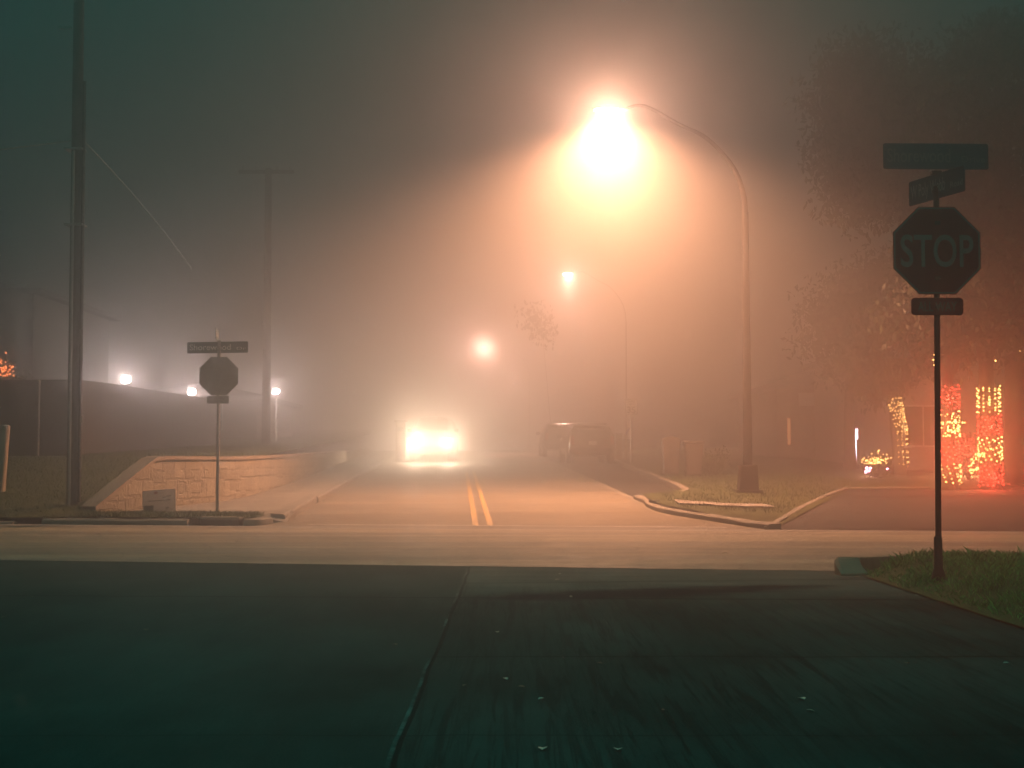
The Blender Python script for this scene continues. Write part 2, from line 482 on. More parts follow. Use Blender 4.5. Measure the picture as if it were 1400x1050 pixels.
class MB:
    def __init__(self):
        self.v, self.f, self.uv = [], [], {}

    def add(self, vs, fs, uvs=None):
        k = len(self.v)
        self.v += [Vector(p) for p in vs]
        for i, f in enumerate(fs):
            if uvs:
                self.uv[len(self.f)] = uvs[i]
            self.f.append([k + j for j in f])
        return self

    def quad(self, a, b, c, d):
        return self.add([a, b, c, d], [(0, 1, 2, 3)])

    def box(self, c, s, rot=None, taper=1.0, bevel=0.0):
        c = Vector(c)
        hx, hy, hz = s[0] / 2, s[1] / 2, s[2] / 2
        if bevel <= 0:
            vs = []
            for z, k in ((-hz, 1.0), (hz, taper)):
                for x, y in ((-hx, -hy), (hx, -hy), (hx, hy), (-hx, hy)):
                    vs.append(Vector((x * k, y * k, z)))
            fs = [(0, 3, 2, 1), (4, 5, 6, 7), (0, 1, 5, 4), (1, 2, 6, 5), (2, 3, 7, 6), (3, 0, 4, 7)]
        else:
            bm = bmesh.new()
            bmesh.ops.create_cube(bm, size=1.0)
            for v in bm.verts:
                k = taper if v.co.z > 0 else 1.0
                v.co = Vector((v.co.x * s[0] * k, v.co.y * s[1] * k, v.co.z * s[2]))
            bmesh.ops.bevel(bm, geom=bm.edges[:], offset=bevel, segments=2, profile=.6, affect='EDGES')
            bm.verts.index_update()
            vs = [v.co.copy() for v in bm.verts]
            fs = [tuple(v.index for v in f.verts) for f in bm.faces]
            bm.free()
        if rot is not None:
            m = Euler(rot).to_matrix()
            vs = [m @ p for p in vs]
        return self.add([p + c for p in vs], fs)

    def tube(self, pts, rad, n=10, cap=True):
        pts = [Vector(p) for p in pts]
        if not isinstance(rad, (list, tuple)):
            rad = [rad] * len(pts)
        vs, fs = [], []
        ref = None
        for i, p in enumerate(pts):
            d = (pts[min(i + 1, len(pts) - 1)] - pts[max(i - 1, 0)]).normalized()
            if ref is None:
                ref = d.orthogonal().normalized()
            a = (ref - d * ref.dot(d))
            if a.length < 1e-5:
                a = d.orthogonal()
            a.normalize()
            ref = a
            b = d.cross(a)
            for k in range(n):
                t = 2 * PI * k / n
                vs.append(p + (a * math.cos(t) + b * math.sin(t)) * rad[i])
        for i in range(len(pts) - 1):
            for k in range(n):
                k2 = (k + 1) % n
                fs.append((i * n + k, i * n + k2, (i + 1) * n + k2, (i + 1) * n + k))
        if cap:
            fs.append(tuple(range(n - 1, -1, -1)))
            fs.append(tuple((len(pts) - 1) * n + k for k in range(n)))
        return self.add(vs, fs)

    def lathe(self, prof, c=(0, 0, 0), n=16):
        c = Vector(c)
        return self.tube([c + Vector((0, 0, z)) for r, z in prof], [r for r, z in prof], n)

    def ball(self, c, r, sub=1, sq=(1, 1, 1)):
        bm = bmesh.new()
        bmesh.ops.create_icosphere(bm, subdivisions=sub, radius=1.0)
        bm.verts.index_update()
        vs = [Vector((v.co.x * r * sq[0], v.co.y * r * sq[1], v.co.z * r * sq[2])) + Vector(c) for v in bm.verts]
        fs = [tuple(v.index for v in f.verts) for f in bm.faces]
        bm.free()
        return self.add(vs, fs)

    def prism(self, poly, origin, ux, uy, thick):
        """outline poly (2D) in the plane ux, uy, thickness along ux x uy"""
        o, ux, uy = Vector(origin), Vector(ux).normalized(), Vector(uy).normalized()
        nz = ux.cross(uy)
        n = len(poly)
        vs = [o + ux * a + uy * b for a, b in poly] + [o + ux * a + uy * b - nz * thick for a, b in poly]
        fs = [tuple(range(n)), tuple(range(2 * n - 1, n - 1, -1))]
        fs += [(i, i + n, (i + 1) % n + n, (i + 1) % n) for i in range(n)]
        return self.add(vs, fs)

    def build(self, name, mat, parent=None, local=False, smooth=False, origin=None, autosm=None):
        if parent is not None:
            o0 = Vector((0, 0, 0)) if local else WO[parent.name]
        elif origin is not None:
            o0 = Vector(origin)
        elif local:
            o0 = Vector((0, 0, 0))
        else:
            xs = [p.x for p in self.v]
            ys = [p.y for p in self.v]
            o0 = Vector(((min(xs) + max(xs)) / 2, (min(ys) + max(ys)) / 2, min(p.z for p in self.v)))
        me = bpy.data.meshes.new(name)
        me.from_pydata([tuple(p - o0) for p in self.v], [], self.f)
        if self.uv:
            lay = me.uv_layers.new(name="UVMap")
            for pi, uvs in self.uv.items():
                for li, q in zip(me.polygons[pi].loop_indices, uvs):
                    lay.data[li].uv = q
        me.materials.append(mat)
        if smooth:
            for p in me.polygons:
                p.use_smooth = True
            if autosm:
                try:
                    me.set_sharp_from_angle(angle=R(autosm))
                except Exception:
                    pass
        me.update()
        o = bpy.data.objects.new(name, me)
        COL.objects.link(o)
        if parent is not None:
            o.parent = parent
            WO[o.name] = WO.get(parent.name, Vector((0, 0, 0)))
        else:
            o.location = o0
            WO[o.name] = o0.copy()
        return o


def tag(o, label=None, cat=None, group=None, kind=None):
    if label:
        o['label'] = label
    if cat:
        o['category'] = cat
    if group:
        o['group'] = group
    if kind:
        o['kind'] = kind
    return o


def thing(name, label, cat, loc, group=None, rz=0.0):
    o = bpy.data.objects.new(name, None)
    o.empty_display_size = .3
    COL.objects.link(o)
    o.location = loc
    o.rotation_euler = (0, 0, rz)
    WO[o.name] = Vector(loc)
    return tag(o, label, cat, group)


def copy_tree(o, parent=None):
    c = o.copy()
    if o.type == 'LIGHT':
        c.data = o.data.copy()
    COL.objects.link(c)
    c.parent = parent
    for ch in list(o.children):
        copy_tree(ch, c)
    return c


def lamp(name, kind, loc, power, col, radius=.08, parent=None, size=None, blend=.5, direction=None):
    d = bpy.data.lights.new(name, kind)
    d.energy = power
    d.color = col
    d.shadow_soft_size = radius
    o = bpy.data.objects.new(name, d)
    COL.objects.link(o)
    if kind == 'SPOT':
        d.spot_size = R(size)
        d.spot_blend = blend
        o.rotation_euler = Vector(direction).to_track_quat('-Z', 'Y').to_euler()
    if parent is not None:
        o.parent = parent
        o.location = Vector(loc) - WO[parent.name]
    else:
        o.location = loc
    return o


def text_mb(txt, height, width, bold=0.0):
    """lettering as flat outlines, lower left at 0, scaled to the height of a capital and a total width"""
    cu = bpy.data.curves.new("lettering", 'FONT')
    cu.body = txt
    cu.size = 1.0
    cu.offset = bold
    cu.resolution_u = 4
    o = bpy.data.objects.new("lettering", cu)
    COL.objects.link(o)
    dg = bpy.context.evaluated_depsgraph_get()
    me = bpy.data.meshes.new_from_object(o.evaluated_get(dg))
    vs = [v.co.copy() for v in me.vertices]
    fs = [tuple(p.vertices) for p in me.polygons]
    bpy.data.objects.remove(o)
    bpy.data.curves.remove(cu)
    bpy.data.meshes.remove(me)
    x0, x1 = min(v.x for v in vs), max(v.x for v in vs)
    sy = height / 0.70
    sx = width / (x1 - x0)
    return [Vector(((v.x - x0) * sx, v.y * sy, 0)) for v in vs], fs


def put_text(mb, txt, height, width, origin, ux, uy, bold=0.0):
    vs, fs = text_mb(txt, height, width, bold)
    o, ux, uy = Vector(origin), Vector(ux).normalized(), Vector(uy).normalized()
    return mb.add([o + ux * v.x + uy * v.y for v in vs], fs)


def sheet(name, poly, zf, mat, step=1.0, kind='structure', lift=0.0):
    bm = bmesh.new()
    f = bm.faces.new([bm.verts.new((x, y, 0)) for x, y in poly])
    bmesh.ops.triangulate(bm, faces=bm.faces[:])
    xs = [p[0] for p in poly]
    ys = [p[1] for p in poly]
    for axis, lo, hi in ((0, min(xs), max(xs)), (1, min(ys), max(ys))):
        k = lo + step
        while k < hi:
            co = [0, 0, 0]
            no = [0, 0, 0]
            co[axis] = k
            no[axis] = 1
            bmesh.ops.bisect_plane(bm, geom=bm.verts[:] + bm.edges[:] + bm.faces[:], plane_co=co, plane_no=no, dist=1e-5)
            k += step
    for v in bm.verts:
        v.co.z = zf(v.co.x, v.co.y) + lift
    bmesh.ops.recalc_face_normals(bm, faces=bm.faces[:])
    for q in bm.faces:
        q.smooth = True
        if q.normal.z < 0:
            q.normal_flip()
    me = bpy.data.meshes.new(name)
    bm.to_mesh(me)
    bm.free()
    me.materials.append(mat)
    o = bpy.data.objects.new(name, me)
    COL.objects.link(o)
    WO[o.name] = Vector((0, 0, 0))
    if kind:
        o['kind'] = kind
    return o


def smooth_path(pts, n=6):
    out = []
    P = [Vector(p) for p in pts]
    for i in range(len(P) - 1):
        p0, p1, p2, p3 = P[max(i - 1, 0)], P[i], P[i + 1], P[min(i + 2, len(P) - 1)]
        for k in range(n):
            t = k / n
            out.append(.5 * ((2 * p1) + (p2 - p0) * t + (2 * p0 - 5 * p1 + 4 * p2 - p3) * t * t + (3 * p1 - p0 - 3 * p2 + p3) * t ** 3))
    out.append(P[-1])
    return out


def ribbon(name, path, width, hgt, zf, mat, kind='structure', side=1, rough=.012, taper=0.0):
    """a kerb: profile swept along path, face on the path line, body to the side"""
    mb = MB()
    pts = [Vector((p[0], p[1], 0)) for p in path]
    prof = [(0, -.06), (.0, hgt * .8), (.035, hgt), (width, hgt + .004), (width, -.06)]
    n = len(prof)
    vs = []
    for i, p in enumerate(pts):
        d = (pts[min(i + 1, len(pts) - 1)] - pts[max(i - 1, 0)]).normalized()
        nr = Vector((d.y, -d.x, 0)) * side
        z = zf(p.x, p.y)
        run = run + (p - pts[max(i - 1, 0)]).length if i else 0.0
        hk = 1.0 if taper <= 0 else min(1.0, .08 + .92 * math.sin(min(1.0, run / taper) * PI / 2))
        for a, b in prof:
            b = b * hk if b > 0 else b
            q = p + nr * a
            j = mnoise.noise(Vector((q.x * 2.1, q.y * 2.1, b * 9))) * rough
            vs.append((q.x + j, q.y + j, z + b + j))
    fs = []
    for i in range(len(pts) - 1):
        for k in range(n - 1):
            fs.append((i * n + k, i * n + k + 1, (i + 1) * n + k + 1, (i + 1) * n + k))
    fs.append(tuple(range(n)))
    fs.append(tuple((len(pts) - 1) * n + k for k in range(n - 1, -1, -1)))
    mb.add(vs, fs)
    o = mb.build(name, mat)
    if kind:
        o['kind'] = kind
    return o


def strip(name, path, width, zf, mat, lift, kind='structure'):
    mb = MB()
    pts = [Vector((p[0], p[1], 0)) for p in path]
    vs, fs = [], []
    for i, p in enumerate(pts):
        d = (pts[min(i + 1, len(pts) - 1)] - pts[max(i - 1, 0)]).normalized()
        nr = Vector((d.y, -d.x, 0))
        for s in (-.5, .5):
            q = p + nr * s * width
            vs.append((q.x, q.y, zf(q.x, q.y) + lift))
    for i in range(len(pts) - 1):
        fs.append((2 * i, 2 * i + 1, 2 * i + 3, 2 * i + 2))
    mb.add(vs, fs)
    o = mb.build(name, mat)
    if kind:
        o['kind'] = kind
    return o


rnd = random.Random(7)

# ------------------------------------------------------------------ ground, roads, pavements
def street_z(x, y):
    h = (far_edge(x) - near_edge(x)) / 2
    return 0.03 * max(0.0, 1 - ((y - near_edge(x) - h) / h) ** 2)


sheet("ground", [(-95, -12), (95, -12), (95, 195), (-95, 195)], lambda x, y: g(x, y) - .03, M['soil'], 3.0)
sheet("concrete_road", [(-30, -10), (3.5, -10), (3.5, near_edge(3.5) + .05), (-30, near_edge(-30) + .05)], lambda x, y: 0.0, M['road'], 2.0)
sheet("cross_street", [(-80, near_edge(-80)), (80, near_edge(80)), (80, far_edge(80)), (-80, far_edge(-80))],
      lambda x, y: street_z(x, y), M['asphalt'], 1.5, lift=.004)
LE = lambda y: road_c(y) - HALF
RE = lambda y: road_c(y) + HALF
left_in = [(LE(23.9) - 1.2, far_edge(LE(24) - 1.2)), (LE(24.6) - .35, 24.75), (LE(26), 26.0)]
left_in = [(p.x, p.y) for p in smooth_path([(a, b, 0) for a, b in left_in], 6)]
right_in = [(4.25, far_edge(4.25)), (3.35, 25.9), (2.92, 27.6), (2.82, 29.3)]
right_in = [(p.x, p.y) for p in smooth_path([(a, b, 0) for a, b in right_in], 6)]
ys = [30 + 3 * i for i in range(50)]
farp = left_in + [(LE(y), y) for y in ys] + [(RE(y), y) for y in reversed(ys)] + list(reversed(right_in))
sheet("asphalt_road", farp, g, M['farasphalt'], 1.5, lift=.006)
# parking bay to the right of the carriageway
bay = [(RE(32.3) + .02, 32.3), (3.6, 33.2), (4.25, 35.0), (4.3, 47), (4.2, 62), (3.6, 76), (RE(78), 78), (RE(60) + .02, 60), (RE(45) + .02, 45)]
sheet("parking_bay", bay, g, M['drive'], 1.5, lift=.004)
strip("gutter", [(RE(y) + .02, y) for y in [30 + 1.0 * i for i in range(50)]], .2, g, M['kerb'], .011)
# dark drive on the right
drv = [(4.3, far_edge(4.3)), (8.7, 36.0), (40, 32.4), (40, far_edge(40))]
sheet("side_drive", drv, lambda x, y: g(x, y), M['drive'], 1.5, lift=.012)

# valley gutter with two pale lines across the mouth of the far road
strip("valley_gutter", [(-80 + 2 * i, far_edge(-80 + 2 * i) - .35) for i in range(81)], .7, street_z, M['walk'], .009)
strip("white_marking", [(-3.7 + .25 * i, far_edge(-3.7 + .25 * i) - .78) for i in range(33)], .10, street_z, M['linewhite'], .009)
strip("white_marking", [(-3.6 + .25 * i, far_edge(-3.6 + .25 * i) + .42) for i in range(30)], .09, g, M['linewhite'], .012)
for off in (-.13, .13):
    strip("yellow_marking", [(road_c(y) + off, y) for y in [24.35 + .8 * i for i in range(32)]], .105, g, M['yellow'], .012)

# left corner: hill, corner grass, pavement, stone wall
wall_pts = [(-7.85, 26.2), (-7.15, 27.9), (-6.55, 29.4), (-6.1, 31.6), (-6.15, 38), (-6.45, 46), (-7.1, 60), (-8.0, 78)]
wp = [(p.x, p.y) for p in smooth_path([(a, b, 0) for a, b in wall_pts], 6)]
lawn_l = [(-80, far_edge(-80) + .15), (-8.6, far_edge(-8.6) + .15), (-7.95, 25.9)] + wp + [(-12, 120), (-80, 120)]
sheet("lawn", lawn_l, hill, M['lawn'], 1.0)
wf = lambda x, y: g(x, y) + .12
walk_l = [(-7.7, 26.35)] + [(x + .02, y) for x, y in wp] + [(LE(78) - .2, 78)] + [(LE(y) - .2, y) for y in range(72, 25, -6)] + [(LE(25.6) - .3, 25.9)]
sheet("pavement", walk_l, wf, M['walk'], 1.0)
corner = [(-8.6, far_edge(-8.6) + .18), (-4.75, far_edge(-4.75) + .18), (-4.45, 25.15), (-4.6, 25.75), (-6.0, 26.3), (-7.1, 26.9), (-7.75, 26.4)]
sheet("grass_corner", corner, lambda x, y: wf(x, y) + .02 + .03 * mnoise.noise(Vector((x * 2, y * 2, 0))), M['lawn'], .4)
zk = lambda x, y: g(x, y)
ribbon("kerb", [(-30 + .5 * i, far_edge(-30 + .5 * i) + .01) for i in range(43)], .18, .06, zk, M['kerb'], side=-1)
ribbon("kerb", [(-8.45 + .3 * i, far_edge(-8.45 + .3 * i) + .01) for i in range(10)], .18, .11, zk, M['kerb'], side=-1, rough=.03)
drain = thing("storm_drain", "dark storm drain mouth in the kerb at the left corner", "drain", (-5.1, far_edge(-5.1), 0))
mb = MB()
mb.box((-5.15, far_edge(-5.15) + .14, .135), (.75, .25, .05), rot=(0, 0, -.15), bevel=.012)
mb.build("lid", M['kerb'], drain)
mb = MB()
mb.box((-5.15, far_edge(-5.15) + .17, .055), (.7, .2, .105), rot=(0, 0, -.15))
mb.build("opening", M['black'], drain)
lk = [(-4.72, far_edge(-4.72) + .01), (-4.45, 24.62), (-4.28, 25.0)]
ribbon("kerb", [(p.x, p.y) for p in smooth_path([(a, b, 0) for a, b in lk], 5)], .3, .13, zk, M['kerb'], side=-1, rough=.03)
lk = [(LE(25.6) - .02, 25.6), (LE(26.3), 26.3), (LE(27.5), 27.5), (LE(29), 29.0), (LE(31), 31.0)]
ribbon("kerb", [(p.x, p.y) for p in smooth_path([(a, b, 0) for a, b in lk], 6)], .26, .16, zk, M['kerb'], side=-1, rough=.035)
ribbon("kerb", [(LE(y), y) for y in [31.4 + 1.5 * i for i in range(30)]], .2, .13, zk, M['kerb'], side=-1)
# ramp flare: a sloping pale slab of the pavement at the corner
mb = MB()
mb.add([(-4.75, 25.5, .16), (-4.1, 25.35, .03), (-4.08, 26.3, .2), (-4.75, 26.5, .22), (-4.75, 25.5, -.02), (-4.1, 25.35, -.02), (-4.08, 26.3, .0), (-4.75, 26.5, .0)],
       [(0, 1, 2, 3), (0, 4, 5, 1), (1, 5, 6, 2), (2, 6, 7, 3), (3, 7, 4, 0)])
tag(mb.build("kerb_ramp", M['kerb']), kind='structure')

# right corner: kerb bulb, lawn
lawn_r = [(4.4, far_edge(4.4) + .15), (3.45, 26.1), (3.05, 27.7), (2.95, 29.4), (RE(32.3) + .25, 32.0), (3.7, 33.0), (4.42, 34.8), (4.48, 47), (4.35, 62), (3.75, 76), (3.2, 120),
          (60, 120), (60, 30.3), (8.75, 36.05)]
sheet("lawn", lawn_r, verge, M['lawn'], 1.0)
ribbon("kerb", right_in + [(RE(30.5) + .05, 30.5), (RE(32.2) + .03, 32.0), (3.58, 33.05)], .24, .10, zk, M['kerb'], side=1, rough=.02)
ribbon("kerb", [(p.x, p.y) for p in smooth_path([(3.6, 33.1, 0), (4.25, 35, 0), (4.32, 47, 0), (4.22, 62, 0), (3.62, 76, 0)], 8)], .17, .13, zk, M['kerb'], side=1)
# narrow edging along the dark drive
ed = [(4.28, far_edge(4.28)), (6.5, 30.1), (8.7, 36.0), (9.2, 36.2), (20, 35.0), (40, 32.6)]
ribbon("kerb", [(p.x, p.y) for p in smooth_path([(a, b, 0) for a, b in ed], 6)], .10, .05, zk, M['kerb'], side=-1)
sw = [(3.35, 28.0), (4.1, 27.4), (5.3, 27.9), (5.2, 28.6), (4.2, 28.3), (3.4, 29.4)]
sheet("pavement", sw, lambda x, y: verge(x, y) + .03, M['walk'], .5)
mb = MB()
mb.box((2.98, 29.2, g(2.9, 29.2) + .09), (.16, .3, .12), rot=(0, 0, .2), bevel=.01)
tag(mb.build("drain_inlet", M['black']), "small dark inlet in the nose of the right kerb", "drain")

# near right verge with kerb nose
nv = [(3.48, -6), (40, -6), (40, near_edge(40) - .2), (4.4, near_edge(4.4) - .2), (3.75, near_edge(3.7) - .28), (3.48, near_edge(3.5) - .75)]


def nverge(x, y):
    s = min(1.0, max(0.0, (x - 3.48) / .7))
    return .012 + .19 * s * s * (3 - 2 * s) + .012 * mnoise.noise(Vector((x * 1.4, y * 1.4, 9)))


sheet("grass_verge", nv, nverge, M['vergeturf'], .35)
nk = [(3.28, near_edge(3.28) - .62), (3.32, near_edge(3.3) - .22), (3.6, near_edge(3.6) + .0), (4.3, near_edge(4.3)), (40, near_edge(40))]
nkp = [(p.x, p.y) for p in smooth_path([(a, b, 0) for a, b in nk[:4]], 6)] + [(4.3 + 1.0 * i, near_edge(4.3 + 1.0 * i)) for i in range(1, 34)]
ribbon("kerb", nkp, .26, .17, lambda x, y: 0.0, M['kerbpale'], side=1, rough=.02, taper=.45)

# grass blades of the near verge
mb = MB()
rg = random.Random(3)
cnt = 0
while cnt < 26000:
    x = 3.5 + abs(rg.gauss(0, 1.0)) * 2.2 if rg.random() < .3 else rg.uniform(3.5, 8.3)
    y = rg.uniform(8.5, near_edge(x) - .2)
    if x > 8.5 or x < 3.5 + .06 * rg.random() or y > near_edge(x) - .2 or (x < 3.75 and y > near_edge(x) - .5):
        continue
    cl = mnoise.noise(Vector((x * 2.2, y * 2.2, 5)))
    if cl < -.35 and rg.random() < .7:
        continue
    cnt += 1
    h = rg.uniform(.022, .062) * (1 + max(0, cl) * 1.9)
    if rg.random() < .02:
        h *= 1.35
    a = rg.uniform(0, 2 * PI)
    w = rg.uniform(.003, .006)
    ln = rg.uniform(.1, 1.1) * h
    b = rg.uniform(0, 2 * PI)
    z = nverge(x, y) - .004
    dx, dy = math.cos(a) * w, math.sin(a) * w
    lx, ly = math.cos(b) * ln, math.sin(b) * ln
    mb.add([(x - dx, y - dy, z), (x + dx, y + dy, z), (x + lx * .4 + dx * .7, y + ly * .4 + dy * .7, z + h * .65), (x + lx, y + ly, z + h)], [(0, 1, 2), (0, 2, 3)])
tag(mb.build("grass", M['grass'], origin=(0, 0, 0)), kind='stuff')

# shaggy grass on the two far lawns and along the corner
mb = MB()
for i in range(15000):
    if i % 5 == 0:
        x, y = rg.uniform(-8.0, -4.6), 0
        y = far_edge(x) + rg.uniform(.2, 1.3)
        if y > 26.6:
            continue
        z = wf(x, y) + .02
    elif i % 2:
        x = rg.uniform(-14, -6.2)
        y = far_edge(x) + rg.uniform(.25, 10)
        if x > -7.9 and y < 26.6 or (x > -8 + (y - 26) * .4 and x > -7.9):
            continue
        z = hill(x, y)
    else:
        x = rg.uniform(3.3, 9.5)
        y = rg.uniform(26.5, 42)
        if x - 4.2 > (y - 24.2) * .385 or x < (3.2 if y < 32 else 4.55):
            continue
        z = verge(x, y)
    h = rg.uniform(.03, .08)
    a = rg.uniform(0, 2 * PI)
    w = .012
    b = rg.uniform(0, 2 * PI)
    dx, dy = math.cos(a) * w, math.sin(a) * w
    mb.add([(x - dx, y - dy, z - .01), (x + dx, y + dy, z - .01), (x + math.cos(b) * h * .6, y + math.sin(b) * h * .6, z + h)], [(0, 1, 2)])
tag(mb.build("grass", M['lawngrass'], origin=(0, 0, 0)), kind='stuff')

# ------------------------------------------------------------------ stone retaining wall
wt = thing("retaining_wall", "pale stone retaining wall curving back beside the pavement", "wall", (-6.9, 28.5, .15))


def wall_top(i):
    x, y = wp[i]
    s = (y - wp[0][1]) / 1.75
    full = 1.17 + .012 * max(0, y - 31)
    return wf(x, y) + .06 + (full - wf(x, y) - .06) * min(1.0, s)


mb, cp = MB(), MB()
arc = 0.0
TH_W = .28
prev = None
rows = []
for i, (x, y) in enumerate(wp):
    p = Vector((x, y, 0))
    d = (Vector((*wp[min(i + 1, len(wp) - 1)], 0)) - Vector((*wp[max(i - 1, 0)], 0))).normalized()
    nr = Vector((-d.y, d.x, 0))
    if prev is not None:
        arc += (p - prev).length
    prev = p
    zb, zt = wf(x, y) - .1, wall_top(i)
    rows.append((p, nr, zb, zt, arc))
for a, b in zip(rows[:-1], rows[1:]):
    for s0 in (0, 1):
        pa, pb = a[0] + a[1] * TH_W * s0, b[0] + b[1] * TH_W * s0
        vs = [(pa.x, pa.y, a[2]), (pb.x, pb.y, b[2]), (pb.x, pb.y, b[3]), (pa.x, pa.y, a[3])]
        uv = [(a[4], a[2]), (b[4], b[2]), (b[4], b[3]), (a[4], a[3])]
        mb.add(vs, [(0, 1, 2, 3)], [uv])
    lo, hi = -.04, TH_W + .04
    q = []
    for r in (a, b):
        for w, z in ((lo, 0.004), (lo, .075), (hi, .075), (hi, .004)):
            pp = r[0] + r[1] * w
            q.append((pp.x, pp.y, r[3] + z))
    cp.add(q, [(0, 1, 5, 4), (1, 2, 6, 5), (2, 3, 7, 6), (3, 0, 4, 7)])
e = rows[0]
pe = e[0] + e[1] * TH_W
mb.add([(e[0].x, e[0].y, e[2]), (e[0].x, e[0].y, e[3]), (pe.x, pe.y, e[3]), (pe.x, pe.y, e[2])], [(0, 1, 2, 3)], [[(0, 0), (0, .2), (.3, .2), (.3, 0)]])
mb.build("stone_face", M['stone'], wt)
cp.build("cap", M['cap'], wt)

# ------------------------------------------------------------------ signs
def octagon(w):
    r = w / 2 / math.cos(PI / 8)
    return [(r * math.cos(PI / 8 + k * PI / 4), r * math.sin(PI / 8 + k * PI / 4)) for k in range(8)]


def rrect(w, h, r, n=4):
    out = []
    for cx, cy, a0 in ((w / 2 - r, h / 2 - r, 0), (-w / 2 + r, h / 2 - r, PI / 2), (-w / 2 + r, -h / 2 + r, PI), (w / 2 - r, -h / 2 + r, 1.5 * PI)):
        for k in range(n + 1):
            a = a0 + PI / 2 * k / n
            out.append((cx + r * math.cos(a), cy + r * math.sin(a)))
    return out


def ring(mb, outer, inner, origin, ux, uy):
    o, ux, uy = Vector(origin), Vector(ux).normalized(), Vector(uy).normalized()
    n = len(outer)
    vs = [o + ux * a + uy * b for a, b in outer] + [o + ux * a + uy * b for a, b in inner]
    mb.add(vs, [(i, (i + 1) % n, (i + 1) % n + n, i + n) for i in range(n)])


UP = Vector((0, 0, 1))


def blade_sign(t, c, ux, wid, hgt, big, bigw, small, smallw, mat=None, both=True, ink='signwhite'):
    """street name blade, lettered on both faces"""
    ux = Vector(ux).normalized()
    nz = ux.cross(UP)
    mb = MB()
    mb.prism(rrect(wid, hgt, .02), Vector(c) + nz * .004, ux, UP, .008)
    b = mb.build("street_blade", mat or M['blade'], t)
    mb = MB()
    for sgn in ((1, -1) if both else (1,)):
        u = ux * sgn
        nn = nz * sgn
        o = Vector(c) + nn * .0065
        put_text(mb, big, hgt * .52, bigw, o - u * (wid * .46) - UP * hgt * .22, u, UP, .012)
        put_text(mb, small, hgt * .24, smallw, o + u * (wid * .47 - smallw) - UP * hgt * .22, u, UP, .008)
    mb.build("lettering", M[ink], b)
    return b


# ---- near stop sign
D = 12.4
PB = at(1283, 775, D)
PB.z = nverge(PB.x, PB.y) - .01
k = D / F
st = thing("stop_sign", "tall dark stop sign with two street blades on the grass verge", "stop sign", PB)
topz = at(1280, 262, D).z
lean = at(1280, 262, D).x - PB.x
P = lambda z: Vector((PB.x + lean * (z - PB.z) / (topz - PB.z), D, z))
mb = MB()
mb.tube([P(PB.z), P(topz)], 8 * k / 2 * 1.02, 14)
mb.build("post", M['darkmetal'], st, smooth=True, autosm=40)
mb = MB()
zc = at(0, 735, D).z
mb.lathe([(.062, PB.z), (.064, PB.z + .03), (.05, PB.z + .1), (.04, PB.z + .13), (.036, zc), (.030, zc + .012)], (PB.x, D, 0), 16)
mb.build("base_sleeve", M['darkmetal'], st, smooth=True, autosm=40)
fr = D - .035
oc = at(1281, 342.5, fr)
W = 121.5 * fr / F
ux = Vector((1, 0.02, 0))
mb = MB()
mb.prism(octagon(W), oc, ux, UP, .004)
pl = mb.build("sign_plate", M['red'], st)
mb = MB()
ring(mb, octagon(W * .985), octagon(W * .945), oc - Vector((0, .0025, 0)), ux, UP)
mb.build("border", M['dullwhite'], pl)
mb = MB()
h = 44 * fr / F
wd = 101 * fr / F
put_text(mb, "STOP", h, wd, oc - ux.normalized() * (wd / 2) + Vector((0, -.0028, -h / 2)), ux, UP, .012)
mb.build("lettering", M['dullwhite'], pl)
ac = at(1281.5, 419, fr)
aw, ah = 72 * fr / F, 24 * fr / F
mb = MB()
mb.prism(rrect(aw, ah, .03), ac, ux, UP, .004)
p2 = mb.build("sign_plate", M['red'], st)
mb = MB()
wd = 54 * fr / F
h = 13 * fr / F
put_text(mb, "ALL WAY", h, wd, ac - ux.normalized() * (wd / 2) + Vector((0, -.0028, -h / 2)), ux, UP, .01)
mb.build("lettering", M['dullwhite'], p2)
mb = MB()
for zz in (oc.z + .25, oc.z - .25, ac.z):
    MB().box((P(zz).x, D - .027, zz), (.05, .02, .035), bevel=.004).build("bracket", M['darkmetal'], st)
# blades: top one square to us, lower one turned along the cross street
bc = at(1279, 214, D)
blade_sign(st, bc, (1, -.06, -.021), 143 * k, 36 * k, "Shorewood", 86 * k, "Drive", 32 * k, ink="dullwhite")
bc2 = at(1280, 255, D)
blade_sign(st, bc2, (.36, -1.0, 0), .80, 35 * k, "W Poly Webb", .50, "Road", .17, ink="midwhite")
mb = MB()
mb.lathe([(.035, topz - .02), (.04, topz + .01), (.025, topz + .05), (.03, bc2.z - .10)], (P(topz).x, D, 0), 12)
MB().box((bc2.x, D, bc2.z + 17.5 * k + .012), (.09, .06, .03), bevel=.006).build("blade_bracket", M['darkmetal'], st)
mb.build("cap_bracket", M['darkmetal'], st, smooth=True, autosm=35)

# ---- far stop sign seen from the back
D = 26.5
PB = at(297, 705, D)
PB.z = wf(PB.x, PB.y) - .02
k = D / F
st2 = thing("stop_sign", "back of the stop sign by the stone wall, under a Shorewood blade", "stop sign", PB)
topz = at(297, 466, D).z
mb = MB()
mb.tube([PB, (PB.x, D, topz)], .033, 12)
mb.build("post", M['galv'], st2, smooth=True, autosm=40)
oc = at(299, 514, D - .04)
mb = MB()
mb.prism(octagon(52.5 * k), oc, (1, .05, 0), UP, .004)
pl = mb.build("sign_plate", M['signback'], st2)
mb = MB()
mb.prism(octagon(52.5 * k), oc + Vector((0, .0055, 0)), (1, .05, 0), UP, .0012)
sf = mb.build("red_face", M['red'], pl)
mb = MB()
h, wd = 19 * k, 43 * k
ub = Vector((1, .05, 0)).normalized()
put_text(mb, "STOP", h, wd, oc + ub * (wd / 2) + Vector((0, .0095, -h / 2)), -ub, UP, .012)
mb.build("lettering", M['signwhite'], pl)
ac = at(298, 546.5, D - .04)
